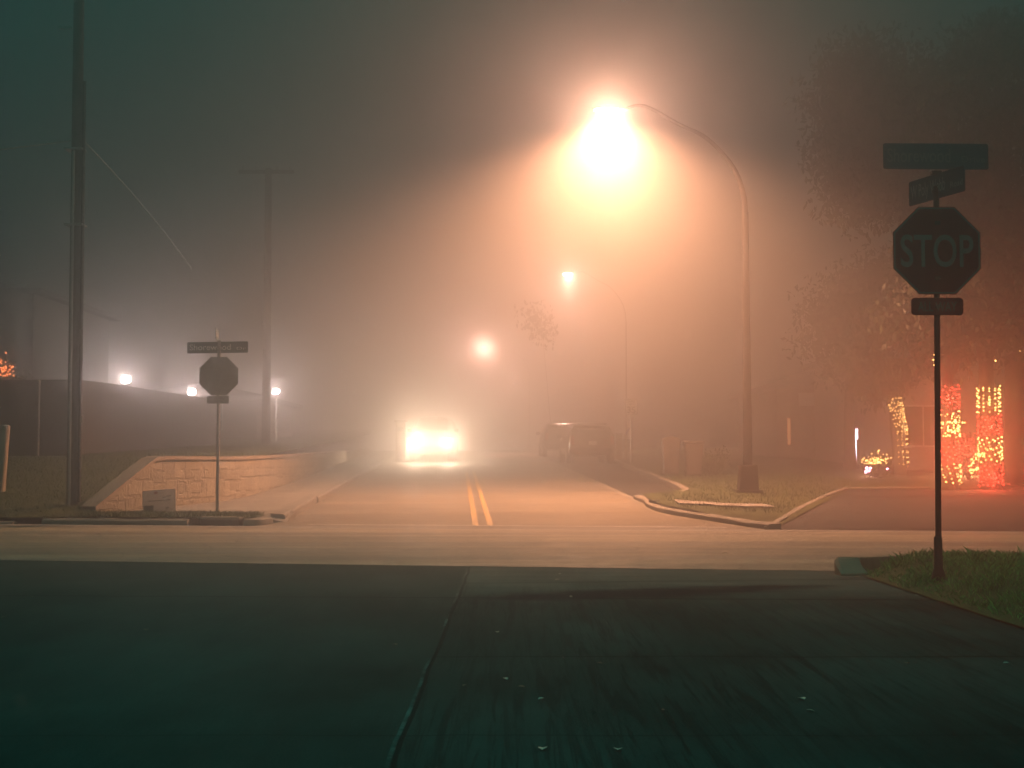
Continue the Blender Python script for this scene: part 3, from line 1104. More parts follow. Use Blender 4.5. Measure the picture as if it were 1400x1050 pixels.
mb = MB()
mb.prism(rrect(30 * k, 10.5 * k, .02), ac, (1, .05, 0), UP, .004)
mb.build("sign_plate", M['signback'], st2)
mb = MB()
for zz in (oc.z + .2, oc.z - .2, ac.z):
    MB().box((PB.x, D - .03, zz), (.05, .02, .04), bevel=.004).build("bracket", M['galv'], st2)
blade_sign(st2, at(297.5, 475, D), (1, -.03, .012), 84 * k, 15.5 * k, "Shorewood", 57 * k, "Dr", 13 * k)
blade_sign(st2, at(297, 458, D), (.14, -1, 0), .8, 15.5 * k, "W Poly Webb", .5, "Rd", .13)
mb = MB()
mb.box((PB.x, D, at(0, 466.5, D).z), (.06, .06, .03), bevel=.006)
mb.build("cap_bracket", M['galv'], st2)

# ---- speed limit sign
D = 52.0
PB = at(863, 600, D)
PB.z = verge(PB.x, D) - .02
k = D / F
ss = thing("speed_limit_sign", "small white speed limit 35 sign beyond the parking bay", "road sign", PB)
mb = MB()
c = at(863, 556, D - .04)
mb.tube([PB, (PB.x, D, c.z + .3)], .03, 8)
mb.build("post", M['galv'], ss)
mb = MB()
w, h = 17.5 * k, 22 * k
mb.prism(rrect(w, h, .03), c, (1, 0, 0), UP, .004)
pl = mb.build("sign_plate", M['signwhite'], ss)
mb = MB()
o = c + Vector((0, -.003, 0))
put_text(mb, "35", .24, .31, o + Vector((-.155, 0, -.235)), (1, 0, 0), UP, .03)
put_text(mb, "SPEED", .065, .27, o + Vector((-.135, 0, .16)), (1, 0, 0), UP, .02)
put_text(mb, "LIMIT", .065, .24, o + Vector((-.12, 0, .065)), (1, 0, 0), UP, .02)
ring(mb, rrect(w * .95, h * .96, .035), rrect(w * .90, h * .92, .03), o, (1, 0, 0), UP)
mb.build("lettering", M['darkprint'], pl)

# ---- yard sign
D = 26.1
c = at(217.5, 685, D)
ys_ = thing("yard_sign", "weathered grey yard sign leaning in front of the stone wall", "yard sign", (c.x, D, wf(c.x, D)))
ux = Vector((1, -.05, .055)).normalized()
uy = Vector((-.055, 0, 1)).normalized()
k = D / F
mb = MB()
mb.prism([(-23.5 * k, -16 * k), (22.5 * k, -16 * k), (23.0 * k, 15.5 * k), (-22.5 * k, 15 * k)], c, ux, uy, .008)
pl = mb.build("panel", M['signplastic'], ys_)
mb = MB()
nn = ux.cross(uy)
Q = lambda a, b: c + ux * a * k + uy * b * k + nn * .0025
mb.quad(Q(-21, -15), Q(-8, -15), Q(-8, -5.5), Q(-21, -5.5))
mb.quad(Q(-15, 1.0), Q(16, 1.6), Q(16, .4), Q(-15, -.2))
mb.quad(Q(5, 4), Q(9, 4), Q(9, 5.5), Q(5, 5.2))
mb.quad(Q(10, 5.5), Q(17, 6), Q(17, 7), Q(10, 6.7))
mb.quad(Q(9, -9), Q(13, -8.6), Q(13, -10.5), Q(9, -10.6))
mb.build("dark_print", M['darkprint'], pl)
mb = MB()
mb.ball(Q(-4, 11.5), .045, 1, (1, .04, .7))
mb.quad(Q(-7, 10.2), Q(-1, 10.6), Q(-1.6, 12.4), Q(-5, 12.2))
mb.build("red_print", M['redprint'], pl)
mb = MB()
for a in (-14, 13):
    p = c + ux * a * k
    MB().tube([(p.x, D + .015, wf(c.x, D) - .05), (p.x - .01, D + .015, c.z + .1)], .006, 6).build("wire_stake", M['galv'], ys_)

# ------------------------------------------------------------------ street lamps
def street_lamp(label, D, basex, lx, lz, power, spill, point, col, lens, group, spread=150, blend=.4, gcol=None, tilt=0.0, thick=1.0):
    zb = verge(basex, D) - .02
    t = thing("street_lamp", label, "street lamp", (basex, D, zb), group)
    hz = lz - zb
    mb = MB()
    mb.box((basex, D, zb + .33), (.46, .46, .66), taper=.86, bevel=.03)
    mb.box((basex, D, zb + .03), (.62, .62, .10), bevel=.02)
    mb.build("base", M['lamppole'], t)
    mb = MB()
    zt = zb + hz * .735
    mb.tube([(basex, D, zb + .5), (basex, D, zb + 2.5), (basex, D, zt)], [.112 * thick, .098 * thick, .070 * thick], 16)
    mb.build("pole", M['lamppole'], t, smooth=True, autosm=40)
    mb = MB()
    dx = basex - lx
    A = [(basex, D, zt - .05), (basex - dx * .015, D, zt + hz * .05), (basex - dx * .09, D, zt + hz * .12), (basex - dx * .28, D, zt + hz * .195), (basex - dx * .5, D, zt + hz * .235), (basex - dx * .75, D, lz + .16), (basex - dx * .9, D, lz + .09)]
    pa = smooth_path(A, 6)
    mb.tube(pa, [thick * (.064 - .032 * i / (len(pa) - 1)) for i in range(len(pa))], 12)
    mb.build("arm", M['lamppole'], t, smooth=True, autosm=40)
    sg = 1 if dx > 0 else -1
    mb = MB()
    # cobra head: tapered shell
    secs = [(.42, .05, .05), (.30, .09, .075), (.12, .14, .10), (-.12, .17, .12), (-.32, .15, .10), (-.42, .07, .06)]
    vs, fs = [], []
    for a, w, hh in secs:
        for q in range(10):
            an = PI * q / 9
            vs.append((lx + sg * a, D + w * math.cos(an), lz + .06 + hh * math.sin(an)))
    for i in range(len(secs) - 1):
        for q in range(9):
            fs.append((i * 10 + q, i * 10 + q + 1, (i + 1) * 10 + q + 1, (i + 1) * 10 + q))
    fs.append(tuple(range(10)))
    fs.append(tuple(50 + q for q in range(10)))
    mb.add(vs, fs)
    hd = mb.build("lamp_head", M['galv'], t, smooth=True, autosm=50)
    mb = MB()
    vs = []
    mb.ball((lx - sg * .08, D, lz + .05), 1.0, 3, (.24, .14, .11))
    mb.build("lens", M[lens], hd, smooth=True)
    lamp("lamp_light", 'SPOT', (lx - sg * .08, D, lz - .1), power, col, .12, t, spread, blend, (0, tilt, -1))
    lamp("lamp_glow", 'SPOT', (lx - sg * .08, D, lz - .11), spill, gcol or col, .12, t, 180, .75, (0, 0, -1))
    lamp("lamp_spill", 'POINT', (lx - sg * .08, D, lz - .12), point, gcol or col, .12, t)
    return t


LC = (1.0, .42, .21)
GLOW1 = (1.0, .46, .30)
p = at(836, 154, 32.6)
street_lamp("tall street lamp, nearest and brightest, its arm reaching over the kerb", 32.6, at(1022, 600, 32.6).x, p.x, p.z, 35000, 0, 1450, LC, 'lens', None, 155, .5, GLOW1, .06)
LC2 = (1.0, .53, .41)
p = at(778, 376, 73)
street_lamp("street lamp in the fog with a cone of light under it, second along the road", 73, p.x + 3.0, p.x, p.z, 22000, 3000, 1300, LC2, 'lensfar', "street lamps fading up the road", 95, .6, None, 0, .42)
p = at(662, 475, 120)
street_lamp("street lamp with a round white glow, third along the road", 120, p.x + 3.9, p.x, p.z, 9000, 6000, 19000, LC2, 'lensfar', "street lamps fading up the road", 120, .6, None, 0, .6)
p = at(708, 518, 165)
street_lamp("farthest street lamp, a tiny white point above the road", 165, p.x + 3.0, p.x, p.z, 3000, 3000, 5000, LC2, 'lenstiny', "street lamps fading up the road", 120, .6, None, 0, .6)

# ------------------------------------------------------------------ utility poles and wires
def wire(name, a, b, sag, r, label, cat="wire", group=None, mat=None):
    a, b = Vector(a), Vector(b)
    pts = []
    for i in range(25):
        t = i / 24
        q = a.lerp(b, t)
        q.z -= sag * 4 * t * (1 - t)
        pts.append(q)
    return tag(MB().tube(pts, r, 6).build(name, mat or M['wire'], smooth=True), label, cat, group)


D = 27.0
b0 = at(99, 688, D)
zb = hill(b0.x, D) - .05
up = thing("utility_pole", "tall dark wooden utility pole with a conduit, on the left lawn", "utility pole", (b0.x, D, zb))
tp = at(108, 0, D)
slope = (tp.x - b0.x) / (tp.z - zb)
ztop = 12.6
PX = lambda z: b0.x + slope * (z - zb)
mb = MB()
zs = [zb + i * (ztop - zb) / 8 for i in range(9)]
mb.tube([(PX(z), D, z) for z in zs], [.118 - .02 * i / 8 for i in range(9)], 18)
mb.build("pole", M['polewood'], up, smooth=True, autosm=40)
mb = MB()
ox = .10
mb.tube([(PX(z) - .02, D - .14, z) for z in (zb, 3.5, 7.2)], .026, 8)
mb.build("conduit", M['palecable'], up, smooth=True, autosm=40)
mb = MB()
mb.tube([(PX(z) + .142, D - .04, z) for z in (zb + .1, 2.0, 4.5, 8.6)], .035, 8)
rs = mb.build("riser", M['polewood'], up, smooth=True, autosm=40)
mb = MB()
c = at(110, 573, D - .16)
mb.box((c.x, D - .085, c.z), (.05, .02, .13), bevel=.004)
mb.build("tag", M['post'], rs)
mb = MB()
for py in (308, 205):
    c = at(103, py, D)
    MB().box((c.x, D, c.z), (.36, .34, .035), bevel=.008).build("strap", M['galv'], up)
c = at(96, 38, D)
MB().box((c.x - .1, D, c.z), (.3, .06, .06), bevel=.01).build("hook", M['galv'], up)
a = at(97, 192, D - .1)
wire("power_cable", a, at(-420, 225, 22), .12, .014, "pale cable running off to the left from the near utility pole")
wire("service_wire", at(108, 186, D), at(262, 368, 46), -.15, .012, "thin service wire slanting down from the near pole into the fog")
c = at(104, 20, D)

D = 50.0
b0 = at(363.5, 612, D)
zb = hill(b0.x, D) - .1
up2 = thing("utility_pole", "utility pole with a crossarm fading in the fog beside a floodlight", "utility pole", (b0.x, D, zb))
zt = at(0, 236, D).z
mb = MB()
mb.tube([(b0.x, D, zb), (b0.x, D, zt + .15)], [.16, .12], 14)
mb.build("pole", M['polewood'], up2, smooth=True, autosm=40)
mb = MB()
mb.box((b0.x - .05, D - .15, zt), (2.0, .11, .13), bevel=.012)
ca = mb.build("crossarm", M['polewood'], up2)
mb = MB()
for q in (-.85, -.4, .4, .85):
    MB().lathe([(.02, zt + .07), (.05, zt + .1), (.035, zt + .15), (.05, zt + .19), (.02, zt + .22)], (b0.x - .05 + q, D - .15, 0), 8).build("insulator", M['galv'], ca)

# ------------------------------------------------------------------ left side: fence, houses, floodlights
def panel_wall(mb, a, b, za0, za1, zb0, zb1, thick, u0=0.0):
    """upright wall from a to b (2D) with uv in metres"""
    a, b = Vector((*a, 0)), Vector((*b, 0))
    d = (b - a)
    L = d.length
    d.normalize()
    nr = Vector((d.y, -d.x, 0)) * thick
    vs = [a + UP * za0, b + UP * zb0, b + UP * zb1, a + UP * za1]
    vs += [q - nr for q in vs]
    uv = [(u0, za0), (u0 + L, zb0), (u0 + L, zb1), (u0, za1)]
    e = [(u0, 0), (u0 + thick, 0), (u0 + thick, 2), (u0, 2)]
    mb.add(vs, [(0, 1, 2, 3), (7, 6, 5, 4), (3, 2, 6, 7), (0, 3, 7, 4), (1, 5, 6, 2)], [uv, [uv[3], uv[2], uv[1], uv[0]], e, e, e])


fc = (-10.95, 35.0)
fe = (-10.4, 49.0)
fn = thing("board_fence", "dark board fence turning the corner at the top of the left lawn", "fence", (*fc, hill(*fc)))
mb = MB()
segs = [((-26, 36.8), fc, 11), (fc, fe, 7)]
tops = []
for a, b, nn_ in segs:
    for i in range(nn_):
        p, q = Vector(a).lerp(Vector(b), i / nn_), Vector(a).lerp(Vector(b), (i + 1) / nn_)
        za, zq = hill(p.x, p.y), hill(q.x, q.y)
        ha, hb = (1.92, 1.92) if nn_ == 11 else (1.92 - .05 * i, 1.92 - .05 * (i + 1))
        panel_wall(mb, (p.x, p.y), (q.x, q.y), za - .05, za + ha, zq - .05, zq + hb, .03, i * 2.0)
mb.build("boards", M['fence'], fn)
for (x, y) in [(-24.5, 36.62), (-20.5, 36.1), (-16.5, 35.62)] + [(at(56, 560, 35.2).x, 35.15)]:
    mb = MB()
    z = hill(x, y)
    mb.tube([(x, y - .12, z - .1), (x, y - .12, z + 1.85)], .032, 8)
    mb.ball((x, y - .12, z + 1.87), .045, 1)
    mb.build("post", M['galv'], fn)


def house(label, x0, x1, y0, y1, zb, zt, wallmat, ridge, over=.45, rooflabel=None):
    t = thing("house", label, "house", ((x0 + x1) / 2, y0, zb))
    mb = MB()
    for a, b in (((x0, y0), (x1, y0)), ((x1, y0), (x1, y1)), ((x1, y1), (x0, y1)), ((x0, y1), (x0, y0))):
        panel_wall(mb, a, b, zb - .3, zt, zb - .3, zt, .15)
    w = mb.build("wall", wallmat, t)
    mb = MB()
    X0, X1, Y0, Y1 = x0 - over, x1 + over, y0 - over, y1 + over
    ym = (Y0 + Y1) / 2
    r0, r1 = x0 + (y1 - y0) * .35, x1 - (y1 - y0) * .35
    if r1 < r0:
        r0 = r1 = (x0 + x1) / 2
    vs = [(X0, Y0, zt - .05), (X1, Y0, zt - .05), (X1, Y1, zt - .05), (X0, Y1, zt - .05),
          (X0, Y0, zt + .12), (X1, Y0, zt + .12), (X1, Y1, zt + .12), (X0, Y1, zt + .12), (r0, ym, zt + ridge), (r1, ym, zt + ridge)]
    mb.add(vs, [(3, 2, 1, 0), (0, 1, 5, 4), (1, 2, 6, 5), (2, 3, 7, 6), (3, 0, 4, 7), (4, 5, 9, 8), (5, 6, 9), (6, 7, 8, 9), (7, 4, 8)])
    mb.build("roof", M['roof'], t)
    return t


def window(t, x, z, w, h, y, mat, frame='white'):
    mb = MB()
    mb.box((x, y - .02, z), (w, .05, h), bevel=.008)
    fo = mb.build("window", M[frame], t)
    mb = MB()
    mb.quad((x - w / 2 + .06, y - .049, z - h / 2 + .06), (x - .02, y - .049, z - h / 2 + .06), (x - .02, y - .049, z + h / 2 - .06), (x - w / 2 + .06, y - .049, z + h / 2 - .06))
    mb.quad((x + .02, y - .049, z - h / 2 + .06), (x + w / 2 - .06, y - .049, z - h / 2 + .06), (x + w / 2 - .06, y - .049, z + h / 2 - .06), (x + .02, y - .049, z + h / 2 - .06))
    mb.build("pane", mat, fo)


h1 = house("two storey house with a pale wall behind the dark fence", -30, at(45, 450, 53).x, 53.0, 63.0, 1.7, at(60, 400, 53).z, M['siding'], 1.1)
h2 = house("low brick house beyond the corner of the board fence", at(150, 560, 62).x, at(352, 560, 62).x, 62.0, 72.0, 1.9, at(0, 545, 62).z, M['brick'], 1.0)
window(h2, -13.6, 3.1, 1.4, 1.2, 62.0, M['glass'])
mb = MB()
mb.box((-16.6, 61.96, 2.9), (2.6, .06, 2.1), bevel=.01)
mb.build("garage_door", M['white'], h2)


def flood(px, py, D, power, label, glow=1.0):
    p = at(px, py, D)
    zb = hill(p.x, D) - .05
    t = thing("flood_lamp", label, "flood lamp", (p.x, D, zb), "white floodlights behind the fence")
    mb = MB()
    mb.tube([(p.x, D + .12, zb), (p.x, D + .12, p.z + .1)], .035, 8)
    mb.build("mast", M['galv'], t)
    mb = MB()
    mb.box((p.x, D + .08, p.z), (.30, .12, .24), rot=(R(-12), 0, 0), bevel=.02)
    hd = mb.build("housing", M['black'], t)
    mb = MB()
    mb.ball((p.x, D - .0, p.z), 1.0, 2, (.15, .06, .12))
    mb.build("lens", M['flood'], hd, smooth=True)
    lamp("flood_light", 'POINT', (p.x, D - .16, p.z), power, (1.0, .76, .68), .06, t)


flood(172, 519, 41.0, 250, "white floodlight just over the fence, left of the three")
flood(262, 536, 49.6, 330, "white floodlight half hidden by the octagon of the far stop sign")
flood(377, 535, 55.0, 360, "white floodlight beside the distant pole with the crossarm")

# marker post at the far left
D = 29.0
c = at(6, 600, D)
zz = hill(c.x, D)
mp = thing("marker_post", "pale leaning marker post on the lawn at the left edge", "post", (c.x, D, zz))
mb = MB()
mb.tube([(c.x - .05, D, zz - .05), (c.x + .03, D, at(0, 583, D).z)], .085, 12)
mb.build("post", M['post'], mp, smooth=True, autosm=40)
mb = MB()
mb.ball((c.x + .03, D, at(0, 583, D).z), .088, 2, (1, 1, .4))
mb.build("cap", M['signgrey'], mp, smooth=True)

# pale pillar letter box on the left verge by the lit car
D = 58
c = at(548, 600, D)
z0 = wf(c.x, D) - .02
bx = thing("brick_mailbox", "pale brick mailbox pillar beside the oncoming car on the left", "mailbox", (c.x, D, z0))
mb = MB()
zt = at(0, 577, D).z
panel = [((c.x - .2, D - .2), (c.x + .2, D - .2)), ((c.x + .2, D - .2), (c.x + .2, D + .2)), ((c.x + .2, D + .2), (c.x - .2, D + .2)), ((c.x - .2, D + .2), (c.x - .2, D - .2))]
for a, b in panel:
    panel_wall(mb, a, b, z0, zt, z0, zt, .05)
mb.build("pillar", M['palebrick'], bx)
mb = MB()
mb.box((c.x, D, zt + .035), (.52, .52, .07), bevel=.015)
mb.build("cap", M['cap'], bx)
mb = MB()
mb.box((c.x + .02, D - .215, zt - .3), (.22, .03, .18), bevel=.006)
mb.build("door", M['black'], bx)

# ------------------------------------------------------------------ cars
def make_car(paint, tall=1.0, truck=False):
    """local frame: +y is the front, wheels on z = 0. returns dict of builders"""
    H = 1.68 * tall
    belt = 1.06 * tall
    # y, half width, z bottom, z belt (shoulder), z top, half width top
    st_ = [(-2.36, .80, .42, .80, .98, .70), (-2.30, .90, .34, .92, belt + .05, .80), (-2.15, .94, .30, .98, H - .20, .70), (-1.85, .955, .29, 1.0, H - .03, .68),
           (-1.0, .96, .28, 1.02, H, .69), (0.0, .96, .28, 1.02, H - .01, .69), (.45, .955, .28, 1.02, H - .08, .67), (1.05, .95, .28, 1.0, belt + .05, .72),
           (1.55, .945, .29, .95, belt - .02, .74), (2.1, .91, .31, .85, .93 * tall, .74), (2.36, .82, .36, .72, .80, .66), (2.42, .72, .44, .62, .70, .56)]
    vs, fs = [], []
    n = 12
    for y, w, zb, zs, zt, wt_ in st_:
        half = [(w * .82, zb), (w * .98, zb + .12), (w, (zb + zs) * .5), (w * .985, zs), ((w * .97 + wt_) * .5, (zs + zt) * .5 + .03), (wt_, zt - .03), (wt_ * .6, zt + .005)]
        ring_ = [(x, z) for x, z in half] + [(-x, z) for x, z in reversed(half)]
        n = len(ring_)
        vs += [(x, y, z) for x, z in ring_]
    for i in range(len(st_) - 1):
        for q in range(n):
            fs.append((i * n + q, (i + 1) * n + q, (i + 1) * n + (q + 1) % n, i * n + (q + 1) % n))
    fs.append(tuple(range(n)))
    fs.append(tuple((len(st_) - 1) * n + q for q in range(n - 1, -1, -1)))
    return vs, fs, H, belt


def car(label, loc, rz, paint, lit=False, tall=1.0):
    t = thing("parked_car" if not lit else "oncoming_car", label, "car", loc, None, rz)
    vs, fs, H, belt = make_car(paint, tall)
    mb = MB().add(vs, fs)
    b = mb.build("body", M[paint], t, local=True, smooth=True)
    bm = bmesh.new()
    bm.from_mesh(b.data)
    bmesh.ops.recalc_face_normals(bm, faces=bm.faces[:])
    bm.to_mesh(b.data)
    bm.free()
    sd = b.modifiers.new("subdivision", 'SUBSURF')
    sd.levels = sd.render_levels = 2

    def part(name, mb, mat, par=t, sm=False):
        return mb.build(name, M[mat], par, local=True, smooth=sm, autosm=40 if sm else None)
    # glass: rear, front, sides
    zr0, zr1 = belt + .06, H - .16
    mb = MB().add([(-.66, -2.285, zr0), (.66, -2.285, zr0), (.60, -2.10, zr1), (-.60, -2.10, zr1)], [(0, 1, 2, 3)])
    part("rear_window", mb, 'glass')
    mb = MB().add([(-.70, 1.12, belt + .06), (.70, 1.12, belt + .06), (.60, .50, H - .11), (-.60, .50, H - .11)], [(3, 2, 1, 0)])
    part("windscreen", mb, 'glass')
    for s in (-1, 1):
        for ya, yb in ((-1.95, -1.02), (-.95, -.08), (.0, .62)):
            xa, xt = .945 * s, .745 * s
            yt = yb - (.28 if yb > .5 else 0)
            mb = MB().add([(xa, ya, belt + .04), (xa, yb, belt + .04), (xt, yt, H - .16), (xt, ya + .06, H - .16)], [(0, 1, 2, 3)])
            part("side_window", mb, 'glass')
        mb = MB().box((s * 1.03, .82, belt + .1), (.2, .12, .15), bevel=.03)
        part("wing_mirror", mb, paint)
        mb = MB().box((s * .72, 2.36, .76 * tall), (.30, .14, .17), bevel=.03)
        part("headlight", mb, 'headlit' if lit else 'clearlens')
        mb = MB().box((s * .80, -2.31, .95 * tall), (.15, .12, .34), bevel=.025)
        part("taillight", mb, 'taillight')
        for y in (-1.42, 1.42):
            mb = MB()
            mb.tube([(s * .73, y, .35), (s * .76, y, .35), (s * .93, y, .35), (s * .96, y, .35)], [.31, .35, .35, .31], 24)
            wh = part("wheel", mb, 'black', sm=True)
            mb = MB()
            mb.tube([(s * .955, y, .35), (s * .972, y, .35)], [.22, .20], 20)
            part("rim", mb, 'chrome', wh)
    mb = MB().box((0, -2.36, .52), (1.62, .16, .26), bevel=.05)
    mb2 = MB().box((0, 2.40, .48), (1.5, .14, .24), bevel=.05)
    part("bumper", mb, 'black')
    part("bumper", mb2, 'black')
    mb = MB().box((0, -2.405, .82), (.32, .02, .16), bevel=.005)
    part("licence_plate", mb, 'signwhite')
    mb = MB().box((0, 2.43, .68), (.95, .04, .14), bevel=.01)
    part("grille", mb, 'darkprint')
    mb = MB().box((0, -2.22, zr0 - .04), (1.25, .03, .035), bevel=.008)
    part("trim", mb, 'chrome')
    mb = MB().box((0, -2.10, H - .06), (1.2, .22, .035), bevel=.012)
    part("spoiler", mb, paint)
    return t


D = 60.0
c = at(590, 600, D)
oc_ = car("oncoming car with blazing headlights in the left lane", (c.x, D + 2.3, g(c.x, D + 2) + .012), PI - .03, 'carpaint2', True, 1.18)
zl = g(c.x, D) + .012 + .90
for s in (-.72, .72):
    lamp("headlight_beam", 'SPOT', (c.x + s, D - .14, zl), 300, (1.0, .70, .42), .05, None, 78, .9, (.03, -1, -.035))
for s in (-.72, .72):
    lamp("headlight_glow", 'SPOT', (c.x + s, D - .16, zl), 1500, (1.0, .72, .50), .05, None, 176, .35, (0, -1, .03))

D = 66.0
c = at(768, 600, D)
car("dark parked car farther up the bay, bright glints on its rear window", (c.x, D + 2.3, g(c.x, D + 2) + .012), .04, 'carpaint', False, 1.0)
D = 55.5
c = at(805, 600, D)
car("dark parked car closer in the bay, in front of the other one", (c.x, D + 2.3, g(c.x, D + 2) + .012), .06, 'carpaint', False, .98)

# ------------------------------------------------------------------ bins, cabinets, mailbox posts on the right verge
def wheelie(label, px, py_top, D, w, round_lid):
    c = at(px, 620, D)
    z0 = verge(c.x, D) - .01
    zt = at(px, py_top, D).z
    h = zt - z0
    t = thing("wheelie_bin", label, "wheelie bin", (c.x, D, z0), "bins on the verge")
    mb = MB()
    mb.box((c.x, D, z0 + h * .46 + .03), (w * .8, w * .85, h * .86), bevel=.03)
    for v in mb.v:
        f = (v.z - z0) / h
        v.x = c.x + (v.x - c.x) * (.9 + .35 * f)
        v.y = D + (v.y - D) * (.9 + .3 * f)
    b = mb.build("body", M['bin'], t)
    mb = MB()
    if round_lid:
        pts = [(-w / 2, 0)] + [(w / 2 * math.cos(a), .13 * h * math.sin(a)) for a in [PI * (1 - i / 8) for i in range(9)]] + [(w / 2, 0)]
        mb.prism([(a, b_) for a, b_ in pts], (c.x, D - w * .52, zt - .13 * h), (1, 0, 0), UP, -w * 1.06 * -1)
    else:
        mb.box((c.x, D, zt - .04), (w * 1.08, w * 1.1, .08), bevel=.02)
    mb.build("lid", M['bin'], t)
    mb = MB()
    mb.tube([(c.x - w * .4, D + w * .58, zt - .1), (c.x + w * .4, D + w * .58, zt - .1)], .02, 8)
    mb.build("handle", M['bin'], t)
    for s in (-1, 1):
        mb = MB()
        mb.tube([(c.x + s * w * .36, D + w * .45, z0 + .1), (c.x + s * w * .46, D + w * .45, z0 + .1)], .1, 14)
        mb.build("wheel", M['black'], t)


wheelie("dark wheelie bin with a domed lid, left of the pair on the verge", 917, 597, 42.0, .56, True)
wheelie("dark wheelie bin with a flat lid, between the domed bin and the lamp pole", 948, 603, 41.0, .54, False)

D = 59.0
c = at(846.5, 610, D)
z0 = verge(c.x, D) - .02
ub = thing("utility_pedestal", "narrow pale utility pedestal beside the dark parked car", "utility box", (c.x, D, z0))
mb = MB()
zt = at(0, 594, D).z
mb.box((c.x, D, (z0 + zt) / 2), (.24, .2, zt - z0), bevel=.03)
mb.build("cabinet", M['post'], ub)
mb = MB()
mb.box((c.x, D, zt + .02), (.28, .24, .06), bevel=.02)
mb.build("lid", M['signgrey'], ub)
c = at(855.5, 610, D)
mp2 = thing("marker_post", "thin pale marker post with a blue tip next to the pedestal", "post", (c.x, D, z0))
mb = MB()
mb.tube([(c.x, D, z0), (c.x, D, zt)], .055, 10)
mb.build("post", M['post'], mp2)
mb = MB()
mb.tube([(c.x, D, zt + .0), (c.x + .05, D, zt + .08), (c.x + .17, D, zt + .28)], .03, 8)
mb.build("blue_tip", M['blueband'], mp2)

# ------------------------------------------------------------------ trees and shrubs
def leaves(mb, rg, c, rad, n, size, sq=(1, 1, 1)):
    for _ in range(n):
        d = Vector((rg.gauss(0, 1), rg.gauss(0, 1), rg.gauss(0, 1)))
        if d.length > 2.2:
            d *= 2.2 / d.length
        p = Vector(c) + Vector((d.x * sq[0], d.y * sq[1], d.z * sq[2])) * rad * .5
        e = Euler((rg.uniform(0, 6.3), rg.uniform(0, 6.3), rg.uniform(0, 6.3))).to_matrix()
        s = size * rg.uniform(.6, 1.35)
        a, b = e @ Vector((s, 0, 0)), e @ Vector((0, s * .48, 0))
        mb.add([p - a, p - b * .9 - a * .1, p + a, p + b * .9 + a * .15], [(0, 1, 2, 3)])


def tree(label, base, height, r0, blobs, nclump, nleaf, size, seed, group=None, lean=(0, 0), name="oak_tree", limbs=True, mat='leaf', trunk_top=None):
    rg = random.Random(seed)
    base = Vector(base)
    t = thing(name, label, "tree", base, group)
    mb = MB()
    zt = trunk_top or height * .5
    n = 7
    pts, rad = [], []
    for i in range(n):
        f = i / (n - 1)
        w = Vector((math.sin(f * 3 + seed), math.cos(f * 2.3 + seed), 0)) * .10 * f * (1 if i else 0)
        pts.append(base + Vector((lean[0] * f, lean[1] * f, zt * f - .1)) + w)
        rad.append(r0 * (1.25 - .25 * min(1, f * 6)) * (1 - .4 * f))
    mb.tube(pts, rad, 12)
    top = pts[-1]
    cl = []
    for (cx, cy, cz, rx, ry, rz, wgt) in blobs:
        for _ in range(max(1, int(nclump * wgt))):
            d = Vector((rg.gauss(0, 1), rg.gauss(0, 1), rg.gauss(0, 1))).normalized() * (rg.uniform(.25, 1.0) ** .55)
            cl.append(Vector((cx + d.x * rx, cy + d.y * ry, cz + d.z * rz)))
        if limbs:
            cc = Vector((cx, cy, cz))
            st0 = pts[rg.choice([4, 5, 6])]
            mid = st0.lerp(cc, .5) + Vector((rg.uniform(-.4, .4), rg.uniform(-.4, .4), rg.uniform(0, .6)))
            mb.tube(smooth_path([st0, mid, cc], 4), [r0 * .5 * (1 - .8 * q / 8) for q in range(9)], 7)
            for _ in range(5):
                e = rg.choice(cl)
                s1 = st0.lerp(cc, rg.uniform(.4, 1))
                mb.tube([s1, s1.lerp(e, .5) + Vector((0, 0, rg.uniform(-.2, .4))), e], [.07, .045, .015], 5)
    mb.build("trunk", M['bark'], t, smooth=True)
    mb = MB()
    for c in cl:
        leaves(mb, rg, c, rg.uniform(.55, 1.2), int(nleaf * 2.4), size * 1.05, (1, 1, .75))
    mb.build("crown", M[mat], t)
    return t


def blob(px, py, D, rpx, rpy, wgt, ry=None):
    c = at(px, py, D)
    return (c.x, D, c.z, rpx * D / F, (ry or rpx * D / F * .7), rpy * D / F, wgt)


def base_at(px, D):
    c = at(px, 660, D)
    return Vector((c.x, D, verge(c.x, D)))


# big oak at the right edge with the dark trunk
D = 37.0
tree("huge dark oak at the right edge, taller than everything near it", base_at(1392, D), 11, .34,
     [blob(1180, 130, D, 72, 62, .16), blob(1270, 190, D, 120, 90, .26), blob(1390, 120, D, 130, 95, .28), blob(1360, 300, D, 110, 70, .16), blob(1180, 240, D, 65, 60, .14)],
     150, 110, .105, 5, trunk_top=6.2)
# oak with low crown, dark trunk left of the lights
D = 47.0
tree("round oak with the plain dark trunk, left of the lit trunks", base_at(1163, D), 8, .2,
     [blob(1165, 440, D, 62, 62, .35), blob(1225, 420, D, 70, 72, .4), blob(1200, 500, D, 48, 32, .2), blob(1290, 430, D, 60, 65, .3)],
     120, 90, .105, 11, trunk_top=4.6)
D = 42.0
tree("slim oak with its whole trunk wound in gold lights", base_at(1231, D), 6, .165, [blob(1250, 470, D, 50, 30, .5), blob(1215, 495, D, 38, 25, .4), blob(1205, 522, D, 18, 14, .12)], 50, 90, .10, 17, trunk_top=3.9, lean=(-.28, 0))
D = 35.6
tree("oak with red and gold banded trunk and a gold star, behind the near stop sign", base_at(1296, D), 7, .25, [blob(1300, 430, D, 85, 55, .6), blob(1330, 380, D, 70, 50, .5)], 60, 90, .10, 23, trunk_top=4.2)
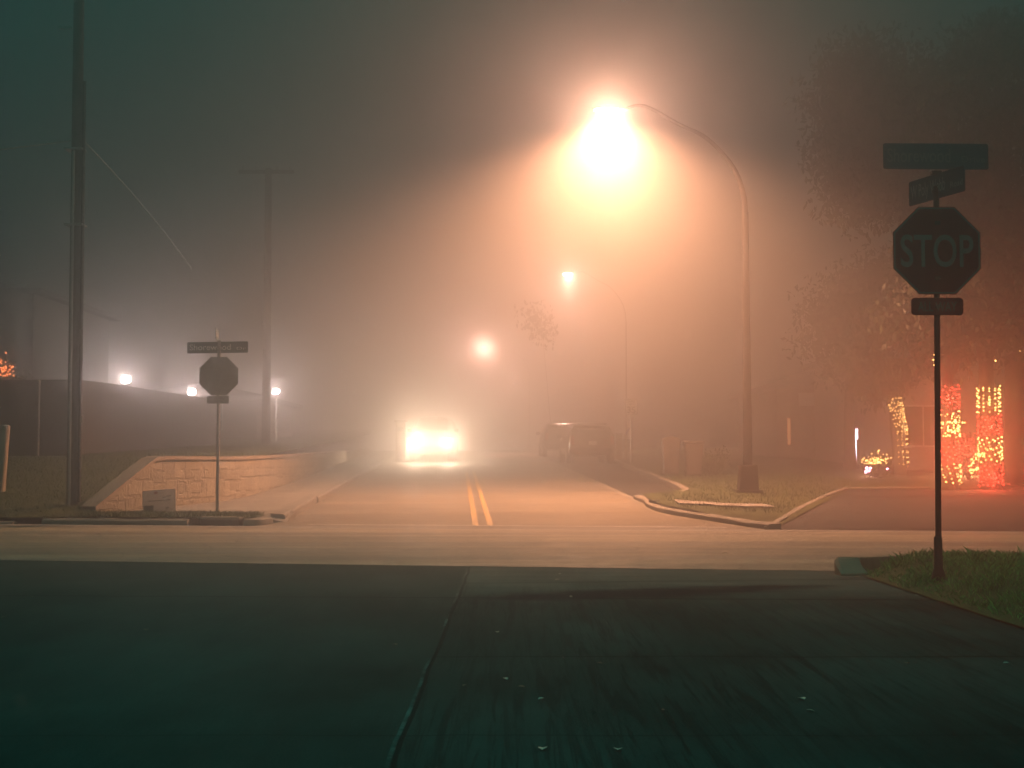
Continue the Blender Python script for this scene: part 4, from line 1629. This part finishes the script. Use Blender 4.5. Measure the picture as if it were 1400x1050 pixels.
tree("oak with gold over red banded trunk, right of the near stop sign", base_at(1355, D), 7, .25, [blob(1370, 420, D, 70, 45, .6), blob(1395, 360, D, 70, 50, .5)], 50, 90, .10, 29, trunk_top=4.4, lean=(-.05, 0))
# thin tree by the far lamp: only lit leaf sprays show
D = 68.0
tree("thin roadside tree whose few leaves catch the light under the second lamp", Vector((2.05, D, verge(2.05, D))), 8, .012, [blob(733, 437, D, 9, 9, 1.0), blob(741, 452, D, 5, 10, .6)], 7, 14, .12, 31, limbs=False, trunk_top=6.6, name="young_tree", lean=(-.7, 0))


def shrub(label, px, py, D, rx, rz, n, seed, cat="shrub", mat='leaf2', size=.05):
    rg = random.Random(seed)
    c = at(px, py, D)
    zb = verge(c.x, D) if c.x > 0 else hill(c.x, D)
    t = thing("shrub", label, cat, (c.x, D, zb))
    mb = MB()
    for i in range(10):
        a = i * .63
        mb.tube([(c.x, D, zb - .03), (c.x + math.cos(a) * rx * .4, D + math.sin(a) * rx * .4, zb + rz * .9), (c.x + math.cos(a) * rx * .8, D + math.sin(a) * rx * .8, zb + rz * 1.5)], [.02, .014, .006], 5)
    mb.build("stem", M['bark'], t)
    mb = MB()
    for _ in range(n):
        d = Vector((rg.gauss(0, 1), rg.gauss(0, 1), rg.gauss(0, 1))).normalized() * rg.uniform(.4, 1)
        leaves(mb, rg, (c.x + d.x * rx, D + d.y * rx, zb + rz + d.z * rz), .22, 40, size)
    mb.build("foliage", M[mat], t)
    return t, Vector((c.x, D, zb))


shrub("low dark shrub between the flat bin and the lamp pole", 978, 640, 42.5, .5, .38, 24, 41)
shrub("low shrub scattered with gold lights on the right lawn", 1197, 635, 40, .45, .35, 24, 43)
shrub("low hedge shrub behind the gold star, dotted with red lights", 1323, 610, 38.5, .55, .6, 30, 47)
shrub("dark shrub hung with orange lights behind the board fence at the left edge", -6, 500, 37.6, .9, 1.35, 60, 53)

# ------------------------------------------------------------------ Christmas lights
BULB = {}


def string(label, pts, bulbs, matname, r=.024, wire_r=.006, group="christmas light strings"):
    mb = MB()
    if len(pts) > 1:
        mb.tube(pts, wire_r, 5)
    o = mb.build("string_lights", M['black'])
    tag(o, label, "string lights", group)
    rg_ = random.Random(len(label))
    if matname not in BULB:
        BULB[matname] = MB().ball((0, 0, 0), 1.0, 1).build("bulb", M[matname], o, local=True)
        first = BULB[matname]
    else:
        first = None
    for p in bulbs:
        b = first or BULB[matname].copy()
        if first is None:
            COL.objects.link(b)
        first = None
        b.parent = o
        b.location = p - WO[o.name]
        q = r * rg_.uniform(.7, 1.2)
        b.scale = (q, q, q)
    return o


def helix(cx, cy, z0, z1, rad, turns, nb, jit=.04, seed=0, leanx=0.0):
    rg_ = random.Random(seed)
    pts = []
    for i in range(int(turns * 14) + 1):
        f = i / (turns * 14)
        a = f * turns * 2 * PI
        pts.append(Vector((cx + leanx * f + math.cos(a) * rad, cy + math.sin(a) * rad, z0 + (z1 - z0) * f)))
    bl = []
    for i in range(nb):
        f = (i + .5) / nb
        a = f * turns * 2 * PI
        bl.append(Vector((cx + leanx * f + math.cos(a) * (rad + .01), cy + math.sin(a) * (rad + .01), z0 + (z1 - z0) * f + rg_.uniform(-jit, jit))))
    return pts, bl


def band(label, px, y0, y1, D, rad, turns, nb, mat, seed, r=.024, leanpx=0):
    a, b = at(px, y1, D), at(px, y0, D)
    p, q = helix(a.x, D, a.z, b.z, rad, turns, nb, .045, seed, leanpx * D / F)
    return string(label, p, q, mat, r)


D = 42.0
band("gold lights wound up the slim trunk, upper dense part", 1232.5, 545, 592, D, .19, 9, 120, 'gold', 1, .017, -9)
band("sparser gold lights at the foot of the slim trunk", 1233, 592, 640, D, .2, 6, 60, 'gold', 2, .015, -2)
D = 35.6
band("red lights at the top of the trunk behind the near stop sign post", 1296, 528, 562, D, .285, 6, 64, 'redb', 3, .019)
band("gold lights in the middle band of the trunk with the star", 1296, 563, 602, D, .285, 6, 70, 'gold', 4, .02)
band("red lights in the lower band of the trunk with the star", 1296, 603, 634, D, .29, 5, 68, 'redb', 5, .019)
band("gold lights round the foot of the trunk with the star", 1297, 634, 664, D, .30, 5, 56, 'gold', 6, .02)
band("gold lights at the top of the trunk right of the near stop sign", 1352, 529, 565, D, .275, 7, 84, 'gold', 7, .022)
band("red lights under the top gold band of the right trunk", 1353, 567, 598, D, .28, 5, 68, 'redb', 8, .019)
band("gold lights in the middle band of the right trunk", 1354, 598, 633, D, .285, 6, 80, 'gold', 9, .021)
band("red lights round the foot of the right trunk", 1355, 634, 667, D, .29, 5, 72, 'redb', 10, .019)
# star on the trunk
c = at(1303, 583, D - .34)
pts, bl = [], []
for i in range(11):
    a = PI / 2 + i * PI / 5
    rr = (.31 if i % 2 == 0 else .14)
    pts.append(c + Vector((math.cos(a) * rr, 0, math.sin(a) * rr)))
for p, q in zip(pts[:-1], pts[1:]):
    bl += [p.lerp(q, f / 4) for f in range(2)]
bl += [c + Vector((rnd.uniform(-.14, .14), 0, rnd.uniform(-.14, .14))) for _ in range(12)]
string("gold star of lights hung on the trunk behind the near stop sign", pts, bl, 'gold')
# looping arm of gold lights
lp = [at(x, y, D - .2) for x, y in ((1348, 622), (1340, 621), (1333, 624), (1329, 632), (1327, 640), (1331, 645), (1337, 642))]
lp = smooth_path(lp, 6)
string("gold lights looping out from the right trunk like a bent arm", lp, [p + Vector((rnd.uniform(-.05, .05), 0, rnd.uniform(-.06, .06))) for p in lp], 'gold', .02)
bl = [at(rnd.uniform(1307, 1338), rnd.uniform(592, 624), 38.0 - rnd.uniform(0, .3)) for _ in range(50)]
string("scattered red lights on the hedge between the two banded trunks", bl[:8], bl, 'redb', .014)
bl = [at(1197 + rnd.gauss(0, 8), 634 - abs(rnd.gauss(0, 7)), 39.5) for _ in range(70)]
string("gold lights scattered over the low shrub on the right lawn", bl[:8], bl, 'gold', .017)
pk = [at(x, y, 39.3) for x, y in ((1185, 640), (1188, 644), (1190, 640), (1184, 645), (1213, 641), (1326, 650))]
string("six bright pinkish lamps low on the right lawn", pk, pk, 'pinkb', .04)
bl = [at(x, y, 36.2) for x, y in ((1341, 492), (1360, 488), (1361, 493), (1277, 478), (1277, 485), (1276, 492), (1277, 499), (1395, 480))]
string("few gold lights strung among the branches over the right trunk", bl[:3], bl, 'gold', .022)
bl = [at(abs(rnd.gauss(0, 13)) - 6, 514 - abs(rnd.gauss(0, 12)), 36.6) for _ in range(55)]
string("orange lights on the shrub at the left edge behind the fence", bl[:8], bl, 'orangeb', .02)
D = 35.6
GC = (1.0, .46, .13)
RC = (1.0, .07, .035)
for x, y, d, p_, c_ in ((1231, 568, 41.0, 12, GC), (1234, 620, 41.0, 7, GC), (1293, 583, 34.6, 24, GC), (1297, 545, 34.8, 80, RC), (1297, 620, 34.8, 125, RC), (1298, 650, 34.6, 16, GC), (1353, 548, 34.6, 30, GC), (1354, 583, 34.8, 90, RC),
                        (1354, 614, 34.6, 30, GC), (1356, 652, 34.8, 150, RC), (1322, 610, 37.8, 70, RC), (1196, 634, 39.2, 8, GC), (1188, 642, 39.2, 7, (1, .4, .5)), (0, 503, 36.6, 10, (1, .25, .08))):
    q = at(x, y, d)
    lamp("christmas_glow", 'POINT', q, p_, c_, .06)
# added warm fill on the house wall, standing in for the string lights' glow
q = at(1325, 640, 40.5)
lamp("garden_glow", 'POINT', q, 480, (1.0, .40, .2), .1)
q = at(1189, 641, 41.0)
lamp("garden_glow", 'POINT', q, 130, (1.0, .5, .36), .1)

# white lamp up in the branches at the left of the lights
q = at(1207, 524, 43.0)
t = thing("porch_lamp", "small white lamp glinting through the leaves above the slim lit trunk", "lamp", q)
mb = MB()
mb.ball(q, .06, 2)
mb.build("bulb", M['winwhite'], t)
mb = MB()
mb.lathe([(.03, q.z + .05), (.08, q.z + .06), (.05, q.z + .16), (.015, q.z + .9)], (q.x, q.y, 0), 10)
mb.build("shade", M['darkmetal'], t)
lamp("porch_light", 'POINT', q + Vector((0, -.1, -.08)), 30, (1.0, .8, .8), .04, t)

# ------------------------------------------------------------------ right houses
zt = at(0, 497, 46).z
h3 = house("brick house glowing orange behind the banded trunks", at(1222, 600, 46).x, 34, 46.0, 58.0, .95, at(0, 470, 46).z, M['palebrick'], 1.4)
window(h3, at(1262, 600, 46).x, 2.3, 1.3, 1.4, 46.0, M['glass'])
window(h3, at(1398, 600, 46).x, 2.3, 1.3, 1.4, 46.0, M['glass'])
h4 = house("low house with pale panels in the fog left of the trees", at(1062, 600, 60).x, at(1210, 600, 60).x, 60.0, 70.0, 1.2, at(0, 530, 60).z, M['brick'], 1.0)
mb = MB()
a, b = at(1092, 555, 59.97), at(1134, 537, 59.97)
mb.box(((a.x + b.x) / 2, 59.96, (a.z + b.z) / 2), (b.x - a.x, .06, b.z - a.z), bevel=.01)
mb.build("gable_panel", M['white'], h4)
a, b = at(1094, 612, 59.97), at(1132, 580, 59.97)
mb = MB()
mb.box(((a.x + b.x) / 2, 59.95, (a.z + b.z) / 2), (b.x - a.x, .06, b.z - a.z), bevel=.01)
gd = mb.build("garage_door", M['siding'], h4)
q0, q1 = at(1077.5, 608, 59.9), at(1080.5, 572, 59.9)
mb = MB()
mb.box(((q0.x + q1.x) / 2, 59.95, (q0.z + q1.z) / 2), (q1.x - q0.x, .06, q1.z - q0.z), bevel=.01)
mb.build("side_light", M['winorange'], h4)
q0, q1 = at(1170.5, 601, 47.5), at(1172.8, 586, 47.5)
mb = MB()
mb.box(((q0.x + q1.x) / 2, 47.5, (q0.z + q1.z) / 2), (q1.x - q0.x, .05, q1.z - q0.z), bevel=.01)
mb.tube([(q0.x, 47.53, verge(q0.x, 47.5)), (q0.x, 47.53, q1.z)], .02, 6)
tag(mb.build("garden_lamp", M['winwhite']), "slim white lamp stick beside the plain dark trunk", "lamp")

# ------------------------------------------------------------------ fallen leaves
def leaf_mesh(rg_, s):
    mb = MB()
    n = 7
    vs = []
    for i in range(n):
        f = i / (n - 1)
        w = math.sin(PI * f) ** .8 * .36 * s * (1 + .25 * math.sin(f * 19))
        cz = .10 * s * math.sin(PI * f) * rg_.uniform(.5, 1)
        vs += [((f - .5) * s, -w, cz + .15 * w), ((f - .5) * s, 0, cz), ((f - .5) * s, w, cz + .25 * w)]
    fs = []
    for i in range(n - 1):
        for k_ in range(2):
            fs.append((i * 3 + k_, i * 3 + k_ + 1, (i + 1) * 3 + k_ + 1, (i + 1) * 3 + k_))
    return mb.add(vs, fs)


rl = random.Random(19)
spots = [(680, 863, 1), (691, 926, 1), (740, 953, 1), (742, 1020, 1), (845, 1021, 1), (1096, 953, 1), (908, 968, 0), (1108, 969, 1), (1376, 905, 1), (780, 815, 1), (762, 792, 1), (765, 784, 1), (1172, 788, 1), (1188, 788, 1),
         (1254, 814, 1), (1314, 824, 1), (1194, 815, 0), (635, 935, 0), (713, 937, 0), (870, 790, 0), (1040, 771, 0), (112, 778, 0), (55, 810, 0), (45, 815, 0), (5, 843, 0), (100, 770, 0), (1110, 780, 0), (985, 783, 0), (860, 800, 0),
         (820, 905, 0), (1003, 792, 0), (540, 880, 0), (200, 860, 0), (1240, 905, 0), (885, 778, 0), (740, 778, 0), (1070, 800, 0)]
proto = {}
for i, (px, py, pale) in enumerate(spots):
    d = F * CAMZ / (py - 630.0)
    p = at(px, py, d)
    if pale not in proto:
        o = leaf_mesh(rl, .05).build("fallen_leaf", M['palefallen' if pale else 'fallen'], local=True)
        proto[pale] = o
    else:
        o = proto[pale].copy()
        COL.objects.link(o)
    o.location = (p.x, p.y, .006 if p.x < 3.45 else nverge(p.x, p.y) + .02)
    o.rotation_euler = (rl.uniform(-.15, .15), rl.uniform(-.15, .15), rl.uniform(0, 6.3))
    sc_ = rl.uniform(.6, 1.15)
    o.scale = (sc_, sc_, sc_)
    tag(o, "pale fallen leaf lying on the dark concrete road" if pale else "dull brown fallen leaf lying on the dark concrete road", "leaf", "pale fallen leaves" if pale else "brown fallen leaves")
for i, (px, py) in enumerate(((100, 721), (134, 731), (196, 750), (335, 728), (325, 741), (365, 743), (66, 737), (640, 738), (1024, 722), (1042, 770), (1035, 768), (560, 752), (990, 757), (470, 745), (250, 737))):
    d = F * (CAMZ - .03) / (py - 630.0)
    p = at(px, py, d)
    o = proto[0].copy()
    COL.objects.link(o)
    o.location = (p.x, p.y, .04)
    o.rotation_euler = (0, 0, rl.uniform(0, 6.3))
    sc_ = rl.uniform(.9, 1.9)
    o.scale = (sc_, sc_, sc_)
    tag(o, "brown fallen leaf lying on the lit cross street", "leaf", "fallen leaves on the cross street")

# ------------------------------------------------------------------ haze, night sky, render settings
mb = MB()
mb.box((0, 92, 7.25), (200, 220, 17.5))
hz = mb.build("haze", None, origin=(0, 92, 0)) if False else None
me = bpy.data.meshes.new("haze")
me.from_pydata([tuple(v) for v in mb.v], [], mb.f)
hm = bpy.data.materials.new("haze_air")
hm.use_nodes = True
nt = hm.node_tree
nt.nodes.remove(nt.nodes["Principled BSDF"])
pv = nt.nodes.new("ShaderNodeVolumePrincipled")
pv.inputs["Color"].default_value = (.96, .96, .955, 1)
pv.inputs["Density"].default_value = .034
pv.inputs["Anisotropy"].default_value = .82
nt.links.new(pv.outputs[0], nt.nodes["Material Output"].inputs["Volume"])
me.materials.append(hm)
ho = bpy.data.objects.new("haze", me)
COL.objects.link(ho)
ho['kind'] = 'stuff'

w = bpy.data.worlds.new("World")
S.world = w
w.use_nodes = True
wt_ = w.node_tree
bg = wt_.nodes["Background"]
tc = wt_.nodes.new("ShaderNodeTexCoord")
sx = wt_.nodes.new("ShaderNodeSeparateXYZ")
wt_.links.new(tc.outputs["Generated"], sx.inputs[0])
rmp = wt_.nodes.new("ShaderNodeValToRGB")
rmp.color_ramp.elements[0].position = 0.0
rmp.color_ramp.elements[0].color = (.0, .019, .016, 1)
rmp.color_ramp.elements[1].position = 1.0
rmp.color_ramp.elements[1].color = (.0, .37, .315, 1)
e = rmp.color_ramp.elements.new(.33)
e.color = (.0, .025, .022, 1)
wt_.links.new(sx.outputs[2], rmp.inputs[0])
back = wt_.nodes.new("ShaderNodeMapRange")
back.inputs["From Min"].default_value = .15
back.inputs["From Max"].default_value = -.7
wt_.links.new(sx.outputs[1], back.inputs["Value"])
mixb = wt_.nodes.new("ShaderNodeMix")
mixb.data_type = 'RGBA'
mixb.blend_type = 'ADD'
wt_.links.new(back.outputs[0], mixb.inputs[0])
wt_.links.new(rmp.outputs[0], mixb.inputs[6])
mixb.inputs[7].default_value = (.0, .13, .112, 1)  # teal glow added behind the camera to fill the near fronts
wt_.links.new(mixb.outputs[2], bg.inputs["Color"])
bg.inputs["Strength"].default_value = 1.08

cy = S.cycles
cy.use_denoising = True
try:
    cy.denoiser = 'OPENIMAGEDENOISE'
    cy.denoising_input_passes = 'RGB_ALBEDO_NORMAL'
except Exception:
    pass
cy.use_adaptive_sampling = False
cy.max_bounces = 5
cy.diffuse_bounces = 2
cy.glossy_bounces = 2
cy.transmission_bounces = 2
cy.volume_bounces = 0
cy.transparent_max_bounces = 8
cy.sample_clamp_indirect = 4.0
cy.use_light_tree = True
cy.caustics_reflective = False
cy.caustics_refractive = False
S.view_settings.view_transform = 'Standard'
S.view_settings.look = 'None'
S.view_settings.gamma = 1.0
S.view_settings.use_curve_mapping = False
S.view_settings.exposure = 0.0
